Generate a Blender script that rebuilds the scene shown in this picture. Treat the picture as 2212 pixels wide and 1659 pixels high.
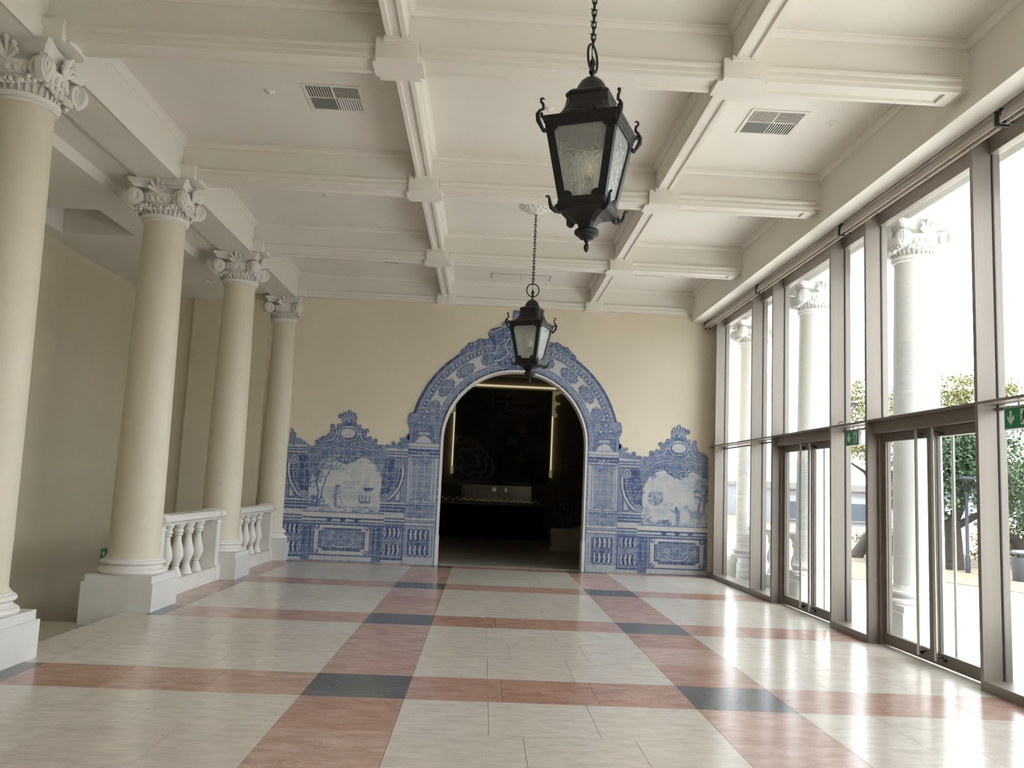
import bpy, bmesh, math, random
import numpy as np
from mathutils import Vector, Matrix
PI = math.pi
random.seed(7); rng = np.random.default_rng(11)
for o in list(bpy.data.objects): bpy.data.objects.remove(o)
SC = bpy.context.scene
COL = SC.collection

# ------------------------------------------------------------------ camera, sky, exposure
cam_d = bpy.data.cameras.new('camera'); cam = bpy.data.objects.new('camera', cam_d); COL.objects.link(cam)
cam_d.sensor_fit = 'HORIZONTAL'; cam_d.sensor_width = 36.0; cam_d.lens = 36.0 * 1819.65 / 2212
cam_d.clip_start = 0.05; cam_d.clip_end = 600
cr, cu, cf = (0.99845563, -0.03468072, 0.04340061), (-0.04719537, -0.11737262, 0.99196586), (0.02930804, 0.9924822, 0.11882812)
cam.matrix_world = Matrix(((cr[0], cu[0], -cf[0], 0), (cr[1], cu[1], -cf[1], 0), (cr[2], cu[2], -cf[2], 1.6), (0, 0, 0, 1)))
SC.camera = cam
W = bpy.data.worlds.new('world'); SC.world = W; W.use_nodes = True
wn = W.node_tree.nodes; wn.clear()
wo = wn.new('ShaderNodeOutputWorld'); wb = wn.new('ShaderNodeBackground')
wb.inputs[0].default_value = (0.92, 0.965, 1.02, 1); wb.inputs[1].default_value = 6.9      # bright white overcast
W.node_tree.links.new(wb.outputs[0], wo.inputs[0])
sun_d = bpy.data.lights.new('sun', 'SUN'); sun = bpy.data.objects.new('sun', sun_d); COL.objects.link(sun)
sun_d.energy = 9.5; sun_d.angle = math.radians(8); sun_d.color = (1.0, .975, .94)                # hazy sun, high, along the facade
sun.rotation_euler = Vector((.16, -.52, .84)).to_track_quat('Z', 'Y').to_euler(); sun.location = (20, -10, 30)
SC.view_settings.view_transform = 'Standard'; SC.view_settings.look = 'None'
SC.view_settings.exposure = 0.12; SC.view_settings.gamma = 1.0; SC.view_settings.use_curve_mapping = False

# ------------------------------------------------------------------ materials
MATS = {}
def mat(name, col, rough=.6, metal=0.0, spec=.5, col2=None, scale=6.0, stretch=(1, 1, 1), bump=0.0, bscale=40.0,
        rnd=0.0, coord='Object', detail=5.0, contrast=(.35, .65), emit=None, estr=0.0, coat=0.0, vein=None):
    m = bpy.data.materials.new(name); m.use_nodes = True; MATS[name] = m
    nt = m.node_tree; N = nt.nodes; L = nt.links
    b = N['Principled BSDF']; b.inputs['Base Color'].default_value = (*col, 1)
    b.inputs['Roughness'].default_value = rough; b.inputs['Metallic'].default_value = metal
    b.inputs['Specular IOR Level'].default_value = spec
    if coat: b.inputs['Coat Weight'].default_value = coat; b.inputs['Coat Roughness'].default_value = .08
    if emit: b.inputs['Emission Color'].default_value = (*emit, 1); b.inputs['Emission Strength'].default_value = estr
    if col2 is None and not bump and not rnd: col2 = tuple(c * .93 for c in col)
    tc = N.new('ShaderNodeTexCoord'); mp = N.new('ShaderNodeMapping'); mp.inputs['Scale'].default_value = stretch
    src = tc.outputs['Object']
    if coord == 'World':
        g = N.new('ShaderNodeNewGeometry'); src = g.outputs['Position']
        oi = N.new('ShaderNodeObjectInfo'); ad = N.new('ShaderNodeVectorMath'); ad.operation = 'MULTIPLY_ADD'
        cmb = N.new('ShaderNodeCombineXYZ'); L.new(oi.outputs['Random'], cmb.inputs[2])
        ad.inputs[1].default_value = (0, 0, 37.0); L.new(cmb.outputs[0], ad.inputs[0]); L.new(src, ad.inputs[2]); src = ad.outputs[0]
    L.new(src, mp.inputs[0])
    out = None
    if col2:
        n = N.new('ShaderNodeTexNoise'); n.inputs['Scale'].default_value = scale; n.inputs['Detail'].default_value = detail
        n.inputs['Roughness'].default_value = .6
        L.new(mp.outputs[0], n.inputs['Vector'])
        r = N.new('ShaderNodeValToRGB'); r.color_ramp.elements[0].position = contrast[0]; r.color_ramp.elements[1].position = contrast[1]
        r.color_ramp.elements[0].color = (*col, 1); r.color_ramp.elements[1].color = (*col2, 1)
        L.new(n.outputs[0], r.inputs[0]); out = r.outputs[0]
        if vein:
            n2 = N.new('ShaderNodeTexNoise'); n2.inputs['Scale'].default_value = vein[1]; n2.inputs['Detail'].default_value = 8
            n2.inputs['Distortion'].default_value = 1.5
            L.new(mp.outputs[0], n2.inputs['Vector'])
            r2 = N.new('ShaderNodeValToRGB'); e = r2.color_ramp.elements
            e[0].position = .485; e[0].color = (0, 0, 0, 1); e[1].position = .5; e[1].color = (1, 1, 1, 1)
            x = r2.color_ramp.elements.new(.515); x.color = (0, 0, 0, 1)
            L.new(n2.outputs[0], r2.inputs[0])
            mx = N.new('ShaderNodeMix'); mx.data_type = 'RGBA'
            ml = N.new('ShaderNodeMath'); ml.operation = 'MULTIPLY'; ml.inputs[1].default_value = vein[2]
            L.new(r2.outputs[0], ml.inputs[0]); L.new(ml.outputs[0], mx.inputs[0]); L.new(out, mx.inputs[6]); mx.inputs[7].default_value = (*vein[0], 1)
            out = mx.outputs[2]
    if rnd:
        oi = N.new('ShaderNodeObjectInfo'); hs = N.new('ShaderNodeHueSaturation')
        mr = N.new('ShaderNodeMapRange'); mr.inputs[3].default_value = 1 - rnd; mr.inputs[4].default_value = 1 + rnd
        L.new(oi.outputs['Random'], mr.inputs[0]); L.new(mr.outputs[0], hs.inputs['Value'])
        mr2 = N.new('ShaderNodeMapRange'); mr2.inputs[3].default_value = 1 + rnd * 1.5; mr2.inputs[4].default_value = 1 - rnd * 1.5
        L.new(oi.outputs['Random'], mr2.inputs[0]); L.new(mr2.outputs[0], hs.inputs['Saturation'])
        if out: L.new(out, hs.inputs['Color'])
        else: hs.inputs['Color'].default_value = (*col, 1)
        out = hs.outputs[0]
    if out: L.new(out, b.inputs['Base Color'])
    if bump:
        n3 = N.new('ShaderNodeTexNoise'); n3.inputs['Scale'].default_value = bscale; n3.inputs['Detail'].default_value = 4
        L.new(mp.outputs[0], n3.inputs['Vector'])
        bp = N.new('ShaderNodeBump'); bp.inputs['Strength'].default_value = bump; bp.inputs['Distance'].default_value = .02
        L.new(n3.outputs[0], bp.inputs['Height']); L.new(bp.outputs[0], b.inputs['Normal'])
    return m
mat('ceiling_white', (.80, .765, .70), .75, col2=(.775, .74, .675), scale=1.2)
mat('plaster_white', (.81, .785, .745), .6, col2=(.77, .745, .705), scale=3)
mat('pedestal_white', (.74, .725, .705), .55, col2=(.69, .675, .655), scale=4, detail=8)
mat('cream_paint', (.77, .695, .555), .65, col2=(.74, .665, .53), scale=1.5)
mat('cream_shaft', (.72, .66, .535), .5, col2=(.69, .63, .505), scale=3, bump=.04, bscale=60)
mat('aisle_paint', (.66, .595, .45), .7, col2=(.63, .565, .425), scale=1.2)
mat('beige_marble', (.655, .60, .532), .21, col2=(.55, .495, .43), scale=5.5, stretch=(1, 2.4, 1), coord='World', detail=10, spec=.65, rnd=.035, contrast=(.38, .68), vein=((.54, .47, .40), 2.0, .35))
mat('pink_marble', (.50, .322, .262), .21, col2=(.37, .215, .165), scale=4.2, stretch=(1, 2.4, 1), coord='World', detail=10, spec=.65, rnd=.10, contrast=(.36, .66), vein=((.66, .50, .42), 1.6, .4))
mat('black_marble', (.075, .08, .085), .21, col2=(.105, .11, .115), scale=3, coord='World', detail=9, vein=((.42, .42, .42), 2.2, .30))
mat('stone_dim', (.42, .37, .29), .4, col2=(.36, .315, .25), scale=2)
mat('frame_metal', (.31, .275, .244), .42, metal=.45, col2=(.288, .256, .227), scale=2, stretch=(8, 8, .3))
mat('door_metal', (.215, .186, .16), .45, metal=.3, col2=(.20, .173, .148), scale=2)
mat('gasket', (.03, .03, .032), .6)
mat('steel', (.62, .60, .56), .28, metal=.9)
mat('blind_fabric', (.52, .475, .41), .7, col2=(.49, .445, .385), scale=30)
mat('black_iron', (.011, .011, .012), .42, metal=.15, spec=.4, col2=(.018, .018, .02), scale=25, bump=.12, bscale=120)
mat('vent_dark', (.02, .02, .02), .8)
mat('vent_grey', (.22, .22, .21), .6)
mat('vent_white', (.78, .75, .70), .55)
mat('sign_green', (.012, .26, .11), .35)
mat('sign_white', (.80, .83, .80), .35)
mat('sign_box', (.55, .56, .55), .4)
mat('wire_orange', (.55, .20, .06), .6)
mat('grout', (.70, .70, .66), .8)
mat('hall_wall', (.30, .265, .195), .8, col2=(.26, .23, .17), scale=1)  # beige darkened so the hall's dimness is put into the wall colour
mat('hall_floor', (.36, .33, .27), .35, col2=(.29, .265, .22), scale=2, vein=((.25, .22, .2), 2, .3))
mat('counter_black', (.005, .005, .005), .8, spec=.15)
mat('counter_edge', (.14, .13, .10), .4)
mat('hall_iron', (.008, .008, .008), .5)
mat('hall_stone', (.48, .44, .35), .6)
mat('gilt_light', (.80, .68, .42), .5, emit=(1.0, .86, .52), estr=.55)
mat('gilt', (.55, .46, .26), .45, metal=.3, emit=(.9, .75, .4), estr=.12)  # faint glow put into brackets and strip feet, which are no lamps
mat('spot_emit', (1, .9, .7), .5, emit=(1, .86, .62), estr=6)
mat('bulb_warm', (1, .75, .5), .4, emit=(1, .66, .36), estr=.25)
mat('candle_white', (.7, .68, .6), .5)
mat('medal_gold', (.55, .42, .18), .3, metal=.9, emit=(.9, .65, .3), estr=.05)  # slight glow added to the gold, though medals are no lamps
mat('ribbon', (.06, .048, .036), .7)
mat('reflection_pale', (.6, .62, .56), .7, emit=(.6, .65, .58), estr=.10)  # weak glow standing in for reflections on the case glass
mat('porch_white', (.80, .80, .775), .6, col2=(.75, .75, .73), scale=3)
mat('porch_stone', (.68, .67, .63), .6, col2=(.60, .59, .56), scale=2)
mat('pavement', (.70, .69, .66), .8, col2=(.62, .61, .58), scale=1.2)
mat('soil', (.13, .10, .07), .95, col2=(.20, .16, .11), scale=3, detail=8)
mat('rock', (.19, .18, .17), .9, col2=(.14, .135, .125), scale=5)
mat('bark', (.022, .018, .015), .9, col2=(.036, .03, .025), scale=6, bump=.4, bscale=12)
mat('leaf_dark', (.018, .042, .018), .6, col2=(.042, .082, .03), scale=1.1, contrast=(.4, .6))
mat('leaf_mid', (.032, .072, .02), .6, col2=(.085, .135, .03), scale=1.1, contrast=(.4, .6))
mat('leaf_yellow', (.16, .145, .03), .6, col2=(.10, .125, .03), scale=1.3, contrast=(.4, .6))
mat('lamp_grey', (.035, .04, .052), .5, metal=.3)
mat('bin_grey', (.022, .026, .03), .6)
mat('bin_lid', (.10, .11, .12), .45)
mat('building_pale', (.20, .225, .245), .8, col2=(.18, .205, .225), scale=.2)
mat('building_window', (.035, .05, .07), .3)
mat('far_roof', (.15, .145, .14), .8)

def glass_mat(name, tint, refl=1.0):
    m = bpy.data.materials.new(name); m.use_nodes = True; MATS[name] = m
    nt = m.node_tree; N = nt.nodes; L = nt.links; N.clear()
    o = N.new('ShaderNodeOutputMaterial'); t = N.new('ShaderNodeBsdfTransparent'); t.inputs[0].default_value = (*tint, 1)
    g = N.new('ShaderNodeBsdfGlossy'); g.inputs['Roughness'].default_value = .0; g.inputs[0].default_value = (refl, refl, refl, 1)
    ge = N.new('ShaderNodeNewGeometry'); mr = N.new('ShaderNodeMapRange'); mr.inputs[3].default_value = 1.5; mr.inputs[4].default_value = 1 / 1.5
    L.new(ge.outputs['Backfacing'], mr.inputs[0])
    f = N.new('ShaderNodeFresnel'); L.new(mr.outputs[0], f.inputs[0])
    mx = N.new('ShaderNodeMixShader'); L.new(f.outputs[0], mx.inputs[0]); L.new(t.outputs[0], mx.inputs[1]); L.new(g.outputs[0], mx.inputs[2])
    L.new(mx.outputs[0], o.inputs[0]); return m
glass_mat('window_glass', (.97, .978, .97))
glass_mat('case_glass', (.97, .98, .98), .35)
def ripple_mat():
    m = bpy.data.materials.new('ripple_glass'); m.use_nodes = True; MATS['ripple_glass'] = m
    nt = m.node_tree; N = nt.nodes; L = nt.links; b = N['Principled BSDF']
    b.inputs['Base Color'].default_value = (.90, .93, .90, 1); b.inputs['Roughness'].default_value = .12
    b.inputs['Transmission Weight'].default_value = .80; b.inputs['IOR'].default_value = 1.45
    tc = N.new('ShaderNodeTexCoord'); mp = N.new('ShaderNodeMapping'); mp.inputs['Scale'].default_value = (1, 1, .55); L.new(tc.outputs['Object'], mp.inputs[0])
    n = N.new('ShaderNodeTexNoise'); n.inputs['Scale'].default_value = 42; n.inputs['Detail'].default_value = 2; n.inputs['Distortion'].default_value = .6
    L.new(mp.outputs[0], n.inputs['Vector'])
    bp = N.new('ShaderNodeBump'); bp.inputs['Strength'].default_value = .55; bp.inputs['Distance'].default_value = .02
    L.new(n.outputs[0], bp.inputs['Height']); L.new(bp.outputs[0], b.inputs['Normal'])
ripple_mat()
def paint_mat(name, rough, spec=.5, scale=1.0):
    m = bpy.data.materials.new(name); m.use_nodes = True; MATS[name] = m
    N = m.node_tree.nodes; L = m.node_tree.links; b = N['Principled BSDF']
    a = N.new('ShaderNodeAttribute'); a.attribute_name = 'paint'
    n = N.new('ShaderNodeTexNoise'); n.inputs['Scale'].default_value = 3; tc = N.new('ShaderNodeTexCoord'); L.new(tc.outputs['Object'], n.inputs['Vector'])
    hs = N.new('ShaderNodeHueSaturation'); mr = N.new('ShaderNodeMapRange'); mr.inputs[3].default_value = .9 * scale; mr.inputs[4].default_value = 1.08 * scale
    L.new(n.outputs[0], mr.inputs[0]); L.new(mr.outputs[0], hs.inputs['Value']); L.new(a.outputs['Color'], hs.inputs['Color'])
    L.new(hs.outputs[0], b.inputs['Base Color']); b.inputs['Roughness'].default_value = rough; b.inputs['Specular IOR Level'].default_value = spec
paint_mat('azulejo', .22, .5); paint_mat('banner_print', .5, .3)

# ------------------------------------------------------------------ mesh helpers
class MB:
    def __init__(s): s.v = []; s.f = []
    def add(s, vs, fs, M=None):
        b = len(s.v)
        if M is not None: vs = [tuple(M @ Vector(p)) for p in vs]
        s.v += [tuple(p) for p in vs]; s.f += [tuple(b + i for i in f) for f in fs]; return s
    def box(s, x0, x1, y0, y1, z0, z1, M=None):
        return s.add([(x0, y0, z0), (x1, y0, z0), (x1, y1, z0), (x0, y1, z0), (x0, y0, z1), (x1, y0, z1), (x1, y1, z1), (x0, y1, z1)],
                     [(0, 3, 2, 1), (4, 5, 6, 7), (0, 1, 5, 4), (1, 2, 6, 5), (2, 3, 7, 6), (3, 0, 4, 7)], M)
    def loft(s, rings, close=True, M=None, cap=True):
        n = len(rings[0]); vs = [p for r in rings for p in r]; fs = []
        for i in range(len(rings) - 1):
            for j in range(n if close else n - 1):
                k = (j + 1) % n; fs.append((i * n + j, i * n + k, (i + 1) * n + k, (i + 1) * n + j))
        if cap and close:
            fs.append(tuple(range(n - 1, -1, -1))); fs.append(tuple((len(rings) - 1) * n + j for j in range(n)))
        return s.add(vs, fs, M)
    def lathe(s, prof, seg=32, M=None, cap=True, a0=0, a1=2 * PI):
        full = abs(a1 - a0 - 2 * PI) < 1e-6
        n = seg if full else seg + 1
        rings = [[(r * math.cos(a0 + (a1 - a0) * j / seg), r * math.sin(a0 + (a1 - a0) * j / seg), z) for j in range(n)] for r, z in prof]
        return s.loft(rings, True, M, cap)
    def prism(s, poly, d0, d1, axis='z', M=None):
        m = {'z': lambda a, b, d: (a, b, d), 'y': lambda a, b, d: (a, d, b), 'x': lambda a, b, d: (d, a, b)}[axis]
        return s.loft([[m(a, b, d0) for a, b in poly], [m(a, b, d1) for a, b in poly]], True, M)
    def tube(s, pts, rad, seg=8, M=None, cap=True):
        pts = [Vector(p) for p in pts]; n = len(pts)
        rad = rad if hasattr(rad, '__len__') else [rad] * n
        rings = []; up = None
        for i, p in enumerate(pts):
            t = (pts[min(i + 1, n - 1)] - pts[max(i - 1, 0)]).normalized()
            if up is None:
                up = Vector((0, 0, 1)) if abs(t.z) < .9 else Vector((0, 1, 0))
            a = t.cross(up)
            if a.length < 1e-5: a = t.orthogonal()
            a.normalize(); b = a.cross(t).normalized(); up = b
            rings.append([tuple(p + a * rad[i] * math.cos(2 * PI * j / seg) + b * rad[i] * math.sin(2 * PI * j / seg)) for j in range(seg)])
        return s.loft(rings, True, M, cap)
    def torus(s, R, r, seg=28, rs=8, M=None, sy=1.0):
        vs = []; fs = []
        for i in range(seg):
            a = 2 * PI * i / seg
            for j in range(rs):
                b = 2 * PI * j / rs; q = R + r * math.cos(b)
                vs.append((q * math.cos(a), sy * q * math.sin(a), r * math.sin(b)))
        for i in range(seg):
            for j in range(rs):
                i2, j2 = (i + 1) % seg, (j + 1) % rs; fs.append((i * rs + j, i2 * rs + j, i2 * rs + j2, i * rs + j2))
        return s.add(vs, fs, M)
    def ball(s, c, rx, ry=None, rz=None, seg=8, rings=6, M=None):
        ry = ry or rx; rz = rz or rx
        vs = [(c[0], c[1], c[2] - rz)]; fs = []
        for i in range(1, rings):
            t = -PI / 2 + PI * i / rings
            for j in range(seg):
                a = 2 * PI * j / seg; vs.append((c[0] + rx * math.cos(t) * math.cos(a), c[1] + ry * math.cos(t) * math.sin(a), c[2] + rz * math.sin(t)))
        vs.append((c[0], c[1], c[2] + rz)); last = len(vs) - 1
        for j in range(seg):
            k = (j + 1) % seg; fs.append((0, 1 + k, 1 + j)); fs.append((last, last - seg + j, last - seg + k))
        for i in range(rings - 2):
            for j in range(seg):
                k = (j + 1) % seg; a = 1 + i * seg; fs.append((a + j, a + k, a + seg + k, a + seg + j))
        return s.add(vs, fs, M)
    def mesh(s, name, m, smooth=0):
        me = bpy.data.meshes.new(name); me.from_pydata(s.v, [], s.f)
        bm = bmesh.new(); bm.from_mesh(me); bmesh.ops.recalc_face_normals(bm, faces=bm.faces); bm.to_mesh(me); bm.free()
        if m: me.materials.append(MATS[m])
        if smooth:
            me.shade_smooth(); me.set_sharp_from_angle(angle=math.radians(smooth))
        return me
    def build(s, name, m, parent=None, smooth=0):
        return link(name, s.mesh(name, m, smooth), parent)
def link(name, me, parent=None, loc=None, rot=None, M=None):
    o = bpy.data.objects.new(name, me); COL.objects.link(o)
    if parent is not None: o.parent = parent
    if loc is not None: o.location = loc
    if rot is not None: o.rotation_euler = rot
    if M is not None: o.matrix_local = M
    return o
def empty(name, loc=(0, 0, 0), rz=0, parent=None):
    o = bpy.data.objects.new(name, None); COL.objects.link(o); o.location = loc; o.rotation_euler = (0, 0, rz); o.empty_display_size = .1
    if parent is not None: o.parent = parent
    return o
def tag(o, label=None, cat=None, group=None, kind=None):
    if label: o['label'] = label
    if cat: o['category'] = cat
    if group: o['group'] = group
    if kind: o['kind'] = kind
    return o
def struct(o, label, cat): return tag(o, label, cat, None, 'structure')
def box(name, m, x0, x1, y0, y1, z0, z1, parent=None): return MB().box(x0, x1, y0, y1, z0, z1).build(name, m, parent)
def copy_tree(o, parent=None, remap=None):
    c = o.copy(); COL.objects.link(c); c.parent = parent
    if remap and c.type == 'MESH':
        c.data = c.data if not remap else remap_mesh(c.data, remap)
    for ch in list(o.children): copy_tree(ch, c, remap)
    return c
_rm = {}
def remap_mesh(me, remap):
    key = (me.name, remap)
    if key not in _rm:
        n = me.copy(); n.materials[0] = MATS[remap]; _rm[key] = n
    return _rm[key]
def T(x, y, z): return Matrix.Translation((x, y, z))
def RZ(a): return Matrix.Rotation(a, 4, 'Z')
def RX(a): return Matrix.Rotation(a, 4, 'X')
def RY(a): return Matrix.Rotation(a, 4, 'Y')

# ------------------------------------------------------------------ key dimensions (metres)
S = 3.2314
ROW = lambda k: 6.837 + S * k          # floor bands
BEAM = lambda k: 6.93 + S * k          # ceiling beams
COLY = lambda k: 7.00 + S * k          # columns
XL, XR = -.885, 2.061                  # strip / beam axes
CX = -4.06                             # inner column axis
YW = 16.55                             # far wall face
AX = .588                              # arch axis
WX = 4.44                              # inner edge of the window fins
YB = -.9                              # wall behind the camera

# ------------------------------------------------------------------ floor
fl = MB().box(-3.95, 4.72, YB, 17.0, -.30, -.014).box(-4.32, -3.95, YB, 6.60, -.30, -.014).box(-4.32, -3.95, 10.60, 17.0, -.30, -.014)
floor = struct(fl.build('floor', 'stone_dim'), 'polished marble floor of beige fields crossed by pink bands', 'floor')
_slab = {}
def slab(x0, x1, y0, y1, m):
    g = .0015; dx, dy = round(x1 - x0 - 2 * g, 4), round(y1 - y0 - 2 * g, 4)
    k = (dx, dy, m)
    if k not in _slab: _slab[k] = MB().box(-dx / 2, dx / 2, -dy / 2, dy / 2, -.014, 0).mesh('marble_slab', m)
    return link('marble_slab', _slab[k], floor, ((x0 + x1) / 2, (y0 + y1) / 2, 0))
def grid(x0, x1, y0, y1, nx, ny, m, off=0.0):
    for j in range(ny):
        ya, yb = y0 + (y1 - y0) * j / ny, y0 + (y1 - y0) * (j + 1) / ny
        xs = [x0 + (x1 - x0) * i / nx for i in range(nx + 1)]
        if nx > 1 and off:
            d = off * (x1 - x0) / nx * (1 if j % 2 else -1) * .5
            xs = [xs[0]] + [x + d for x in xs[1:-1]] + [xs[-1]]
        for i in range(nx): slab(xs[i], xs[i + 1], ya, yb, m)
XS = [-3.485, -1.267, -.503, 1.682, 2.4405, 4.60]
for k in range(-1, 4):
    yb0, yb1 = ROW(k) - .37, min(ROW(k) + .37, YW)
    for a, b in ((0, 1), (2, 3), (4, 5)): grid(XS[a], XS[b], yb0, yb1, 3, 1, 'pink_marble')
    for a, b in ((1, 2), (3, 4)): slab(XS[a], XS[b], yb0, yb1, 'black_marble')
    slab(-3.665, -3.485, yb0, yb1, 'black_marble'); slab(-3.95, -3.665, yb0, yb1, 'beige_marble' if k < 2 else 'pink_marble')
    if k < 3:
        y0, y1 = ROW(k) + .37, ROW(k + 1) - .37
        for n, (a, b) in enumerate(((0, 1), (2, 3), (4, 5))): grid(XS[a], XS[b], y0, y1, 3, 3, 'beige_marble', .45 if n != 1 else .3)
        for a, b in ((1, 2), (3, 4)): grid(XS[a], XS[b], y0, y1, 1, 3, 'pink_marble')
        if k < 1:
            q = y0
            for d in (.60, 1.30, y1 - y0 - 1.90): slab(-3.95, -3.485, q, q + d, 'beige_marble'); q += d
        else: grid(-3.95, -3.485, y0, y1, 1, 3, 'pink_marble')
for i in range(3): slab(-.85 + 2.87 * i / 3, -.85 + 2.87 * (i + 1) / 3, YW, 16.86, 'beige_marble')

# ------------------------------------------------------------------ walls
def arc(r, a0, a1, n, cx=AX, cz=2.42): return [(cx + r * math.cos(a0 + (a1 - a0) * i / n), cz + r * math.sin(a0 + (a1 - a0) * i / n)) for i in range(n + 1)]
RI = 1.44
poly = [(-6.9, -2.8), (-6.9, 5.95), (4.75, 5.95), (4.75, -.28), (AX + RI, -.28)] + arc(RI, 0, PI, 40) + [(AX - RI, -.28), (-4.34, -.28), (-4.34, -2.8)]
wf = struct(MB().prism(poly, YW, 16.87, 'y').build('wall_far', 'cream_paint'), 'cream painted end wall with a wide arched opening', 'wall')
box('pilaster', 'aisle_paint', -5.81, -4.33, 16.43, YW, -2.8, 5.0, wf)
tr = MB(); ring = arc(RI - .035, 0, PI, 40); outer = arc(RI + .002, PI, 0, 40)
tr.prism([(AX + RI + .002, 0), (AX + RI + .002, 2.42)] + arc(RI + .002, 0, PI, 40)[1:-1] + [(AX - RI - .002, 2.42), (AX - RI - .002, 0), (AX - RI + .035, 0), (AX - RI + .035, 2.42)] + arc(RI - .035, PI, 0, 40)[1:-1] + [(AX + RI - .035, 2.42), (AX + RI - .035, 0)], YW - .012, 16.87, 'y')
t1 = struct(tr.build('trim_1', 'plaster_white'), 'thin pale lining around the inside of the arch', 'trim')
for s in (-1, 1):
    box('jamb_foot', 'plaster_white', AX + s * (RI - .018) - .028, AX + s * (RI - .018) + .028, YW - .02, 16.872, 0, .56, t1)
struct(box('wall_left', 'aisle_paint', -6.9, -6.6, YB, YW, -2.8, 5.95), 'plain olive cream wall of the stairwell behind the columns', 'wall')
struct(box('wall_back', 'aisle_paint', -6.9, 4.75, YB - .3, YB, -2.85, 5.95), 'cream wall behind the viewer', 'wall')
sf = struct(box('floor_stairwell', 'stone_dim', -6.6, -3.95, YB, 9.97, -.35, -.16), 'dim stone landing one step below the marble floor', 'floor')
st = tag(empty('staircase', (-5.3, 10, -.3)), 'stone stairs going down in the stairwell behind the columns', 'stairs')
for i in range(12): box('step', 'stone_dim', -6.595 + 5.3, -4.335 + 5.3, 9.97 - 10 + .31 * i, 9.97 - 10 + .31 * (i + 1), -2.6 + .3, -.32 - .165 * i + .3, st)
struct(box('floor_lower', 'stone_dim', -6.6, -4.33, YB, YW, -2.85, -2.6), 'lower floor at the foot of the stairwell stairs', 'floor')
# side face of the upper floor over the stairwell
wa = struct(box('wall_stairwell', 'pedestal_white', -4.33, -4.30, 10.62, YW, -2.8, -.02), 'white side wall below the balustrades', 'wall')

# ------------------------------------------------------------------ ceiling
ceil = MB().box(-4.0, 4.75, YB, 16.6, 5.60, 5.95)
ceiling = struct(ceil.build('ceiling', 'ceiling_white'), 'off-white coffered ceiling with moulded beams', 'ceiling')
# beam over the columns, edge beam over the windows
m = MB().box(-4.31, -3.84, YB, YW, 5.07, 5.95).box(-3.845, -3.822, YB, YW, 5.07, 5.215)
m.build('column_beam', 'ceiling_white', ceiling)
m = MB().box(4.05, 4.29, YB, YW, 5.0, 5.95).box(4.28, 4.75, YB, YW, 5.03, 5.95)
m.build('window_beam', 'ceiling_white', ceiling)
def crown_profile(sgn): return [(0, 5.525), (sgn * .012, 5.525), (sgn * .012, 5.535), (sgn * .045, 5.562), (sgn * .045, 5.575), (sgn * .062, 5.58), (sgn * .062, 5.601), (0, 5.601)]
def crown_x(x, sgn, y0, y1): MB().prism([(x + a, b) for a, b in crown_profile(sgn)], y0, y1, 'y').build('crown_moulding', 'ceiling_white', ceiling)
def crown_y(y, sgn, x0, x1): MB().prism([(y + a, b) for a, b in crown_profile(sgn)], x0, x1, 'x').build('crown_moulding', 'ceiling_white', ceiling)
rows = range(-2, 4)
for k in rows:
    y = BEAM(k)
    # body
    MB().prism([(y - .13, 5.17), (y + .13, 5.17), (y + .13, 5.62), (y - .13, 5.62)], -3.9, 4.1, 'x').build('transverse_beam', 'ceiling_white', ceiling)
    hp = [(-.135, 5.13), (-.135, 5.165), (-.150, 5.172), (-.150, 5.198), (-.142, 5.203), (-.142, 5.218), (-.165, 5.232), (-.165, 5.255), (-.13, 5.272)]
    prof = hp + [(-a, b) for a, b in reversed(hp)] + [(.088, 5.13), (.080, 5.153), (-.080, 5.153), (-.088, 5.13)]
    for x0, x1 in ((-3.66, XL - .19), (XL + .19, XR - .19), (XR + .19, 3.97)):
        mm = MB().prism([(y + a, b) for a, b in prof], x0, x1, 'x')
        if x1 > 3.9:
            mm.box(3.86, 3.97, y - .09, y + .09, 5.13, 5.16)
        mm.build('beam_soffit_moulding', 'ceiling_white', ceiling)
    for x0, x1 in ((-3.84, XL - .1), (XL + .1, XR - .1), (XR + .1, 4.05)):
        crown_y(y - .13, -1, x0, x1)
        if k < 3: crown_y(y + .13, 1, x0, x1)
lp = [(-.087, 5.28), (-.087, 5.305), (-.10, 5.312), (-.10, 5.338), (-.088, 5.352), (-.088, 5.62)]
lprof = lp + [(-a, b) for a, b in reversed(lp)] + [(.045, 5.28), (.040, 5.30), (-.040, 5.30), (-.045, 5.28)]
for k in rows[:-1]:
    y0, y1 = BEAM(k) + .12, BEAM(k + 1) - .12
    for x in (XL - .01, XR + .005):
        MB().prism([(x + a, b) for a, b in lprof], y0, y1, 'y').build('longitudinal_beam', 'ceiling_white', ceiling)
        crown_x(x - .088, -1, y0, y1); crown_x(x + .088, 1, y0, y1)
    crown_x(-3.84, 1, y0, y1); crown_x(4.05, -1, y0, y1)
def boss(x, y, half=False):
    a, b, n = .215, .205, .034
    pts = [(-a, -b + 2 * n), (-a + n, -b + 2 * n), (-a + n, -b), (a - n, -b), (a - n, -b + 2 * n), (a, -b + 2 * n), (a, b - 2 * n), (a - n, b - 2 * n), (a - n, b), (-a + n, b), (-a + n, b - 2 * n), (-a, b - 2 * n)]
    if half: pts = [(max(p, 0.0), q) for p, q in pts]
    mm = MB().prism([(x + p, y + q) for p, q in pts], 5.108, 5.285, 'z')
    if not half: mm.box(x - .115, x + .115, y - .235, y + .235, 5.255, 5.30)
    mm.build('boss', 'ceiling_white', ceiling)
for k in rows:
    boss(XL - .005, BEAM(k)); boss(XR + .005, BEAM(k)); boss(-3.84, BEAM(k), True)
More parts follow.
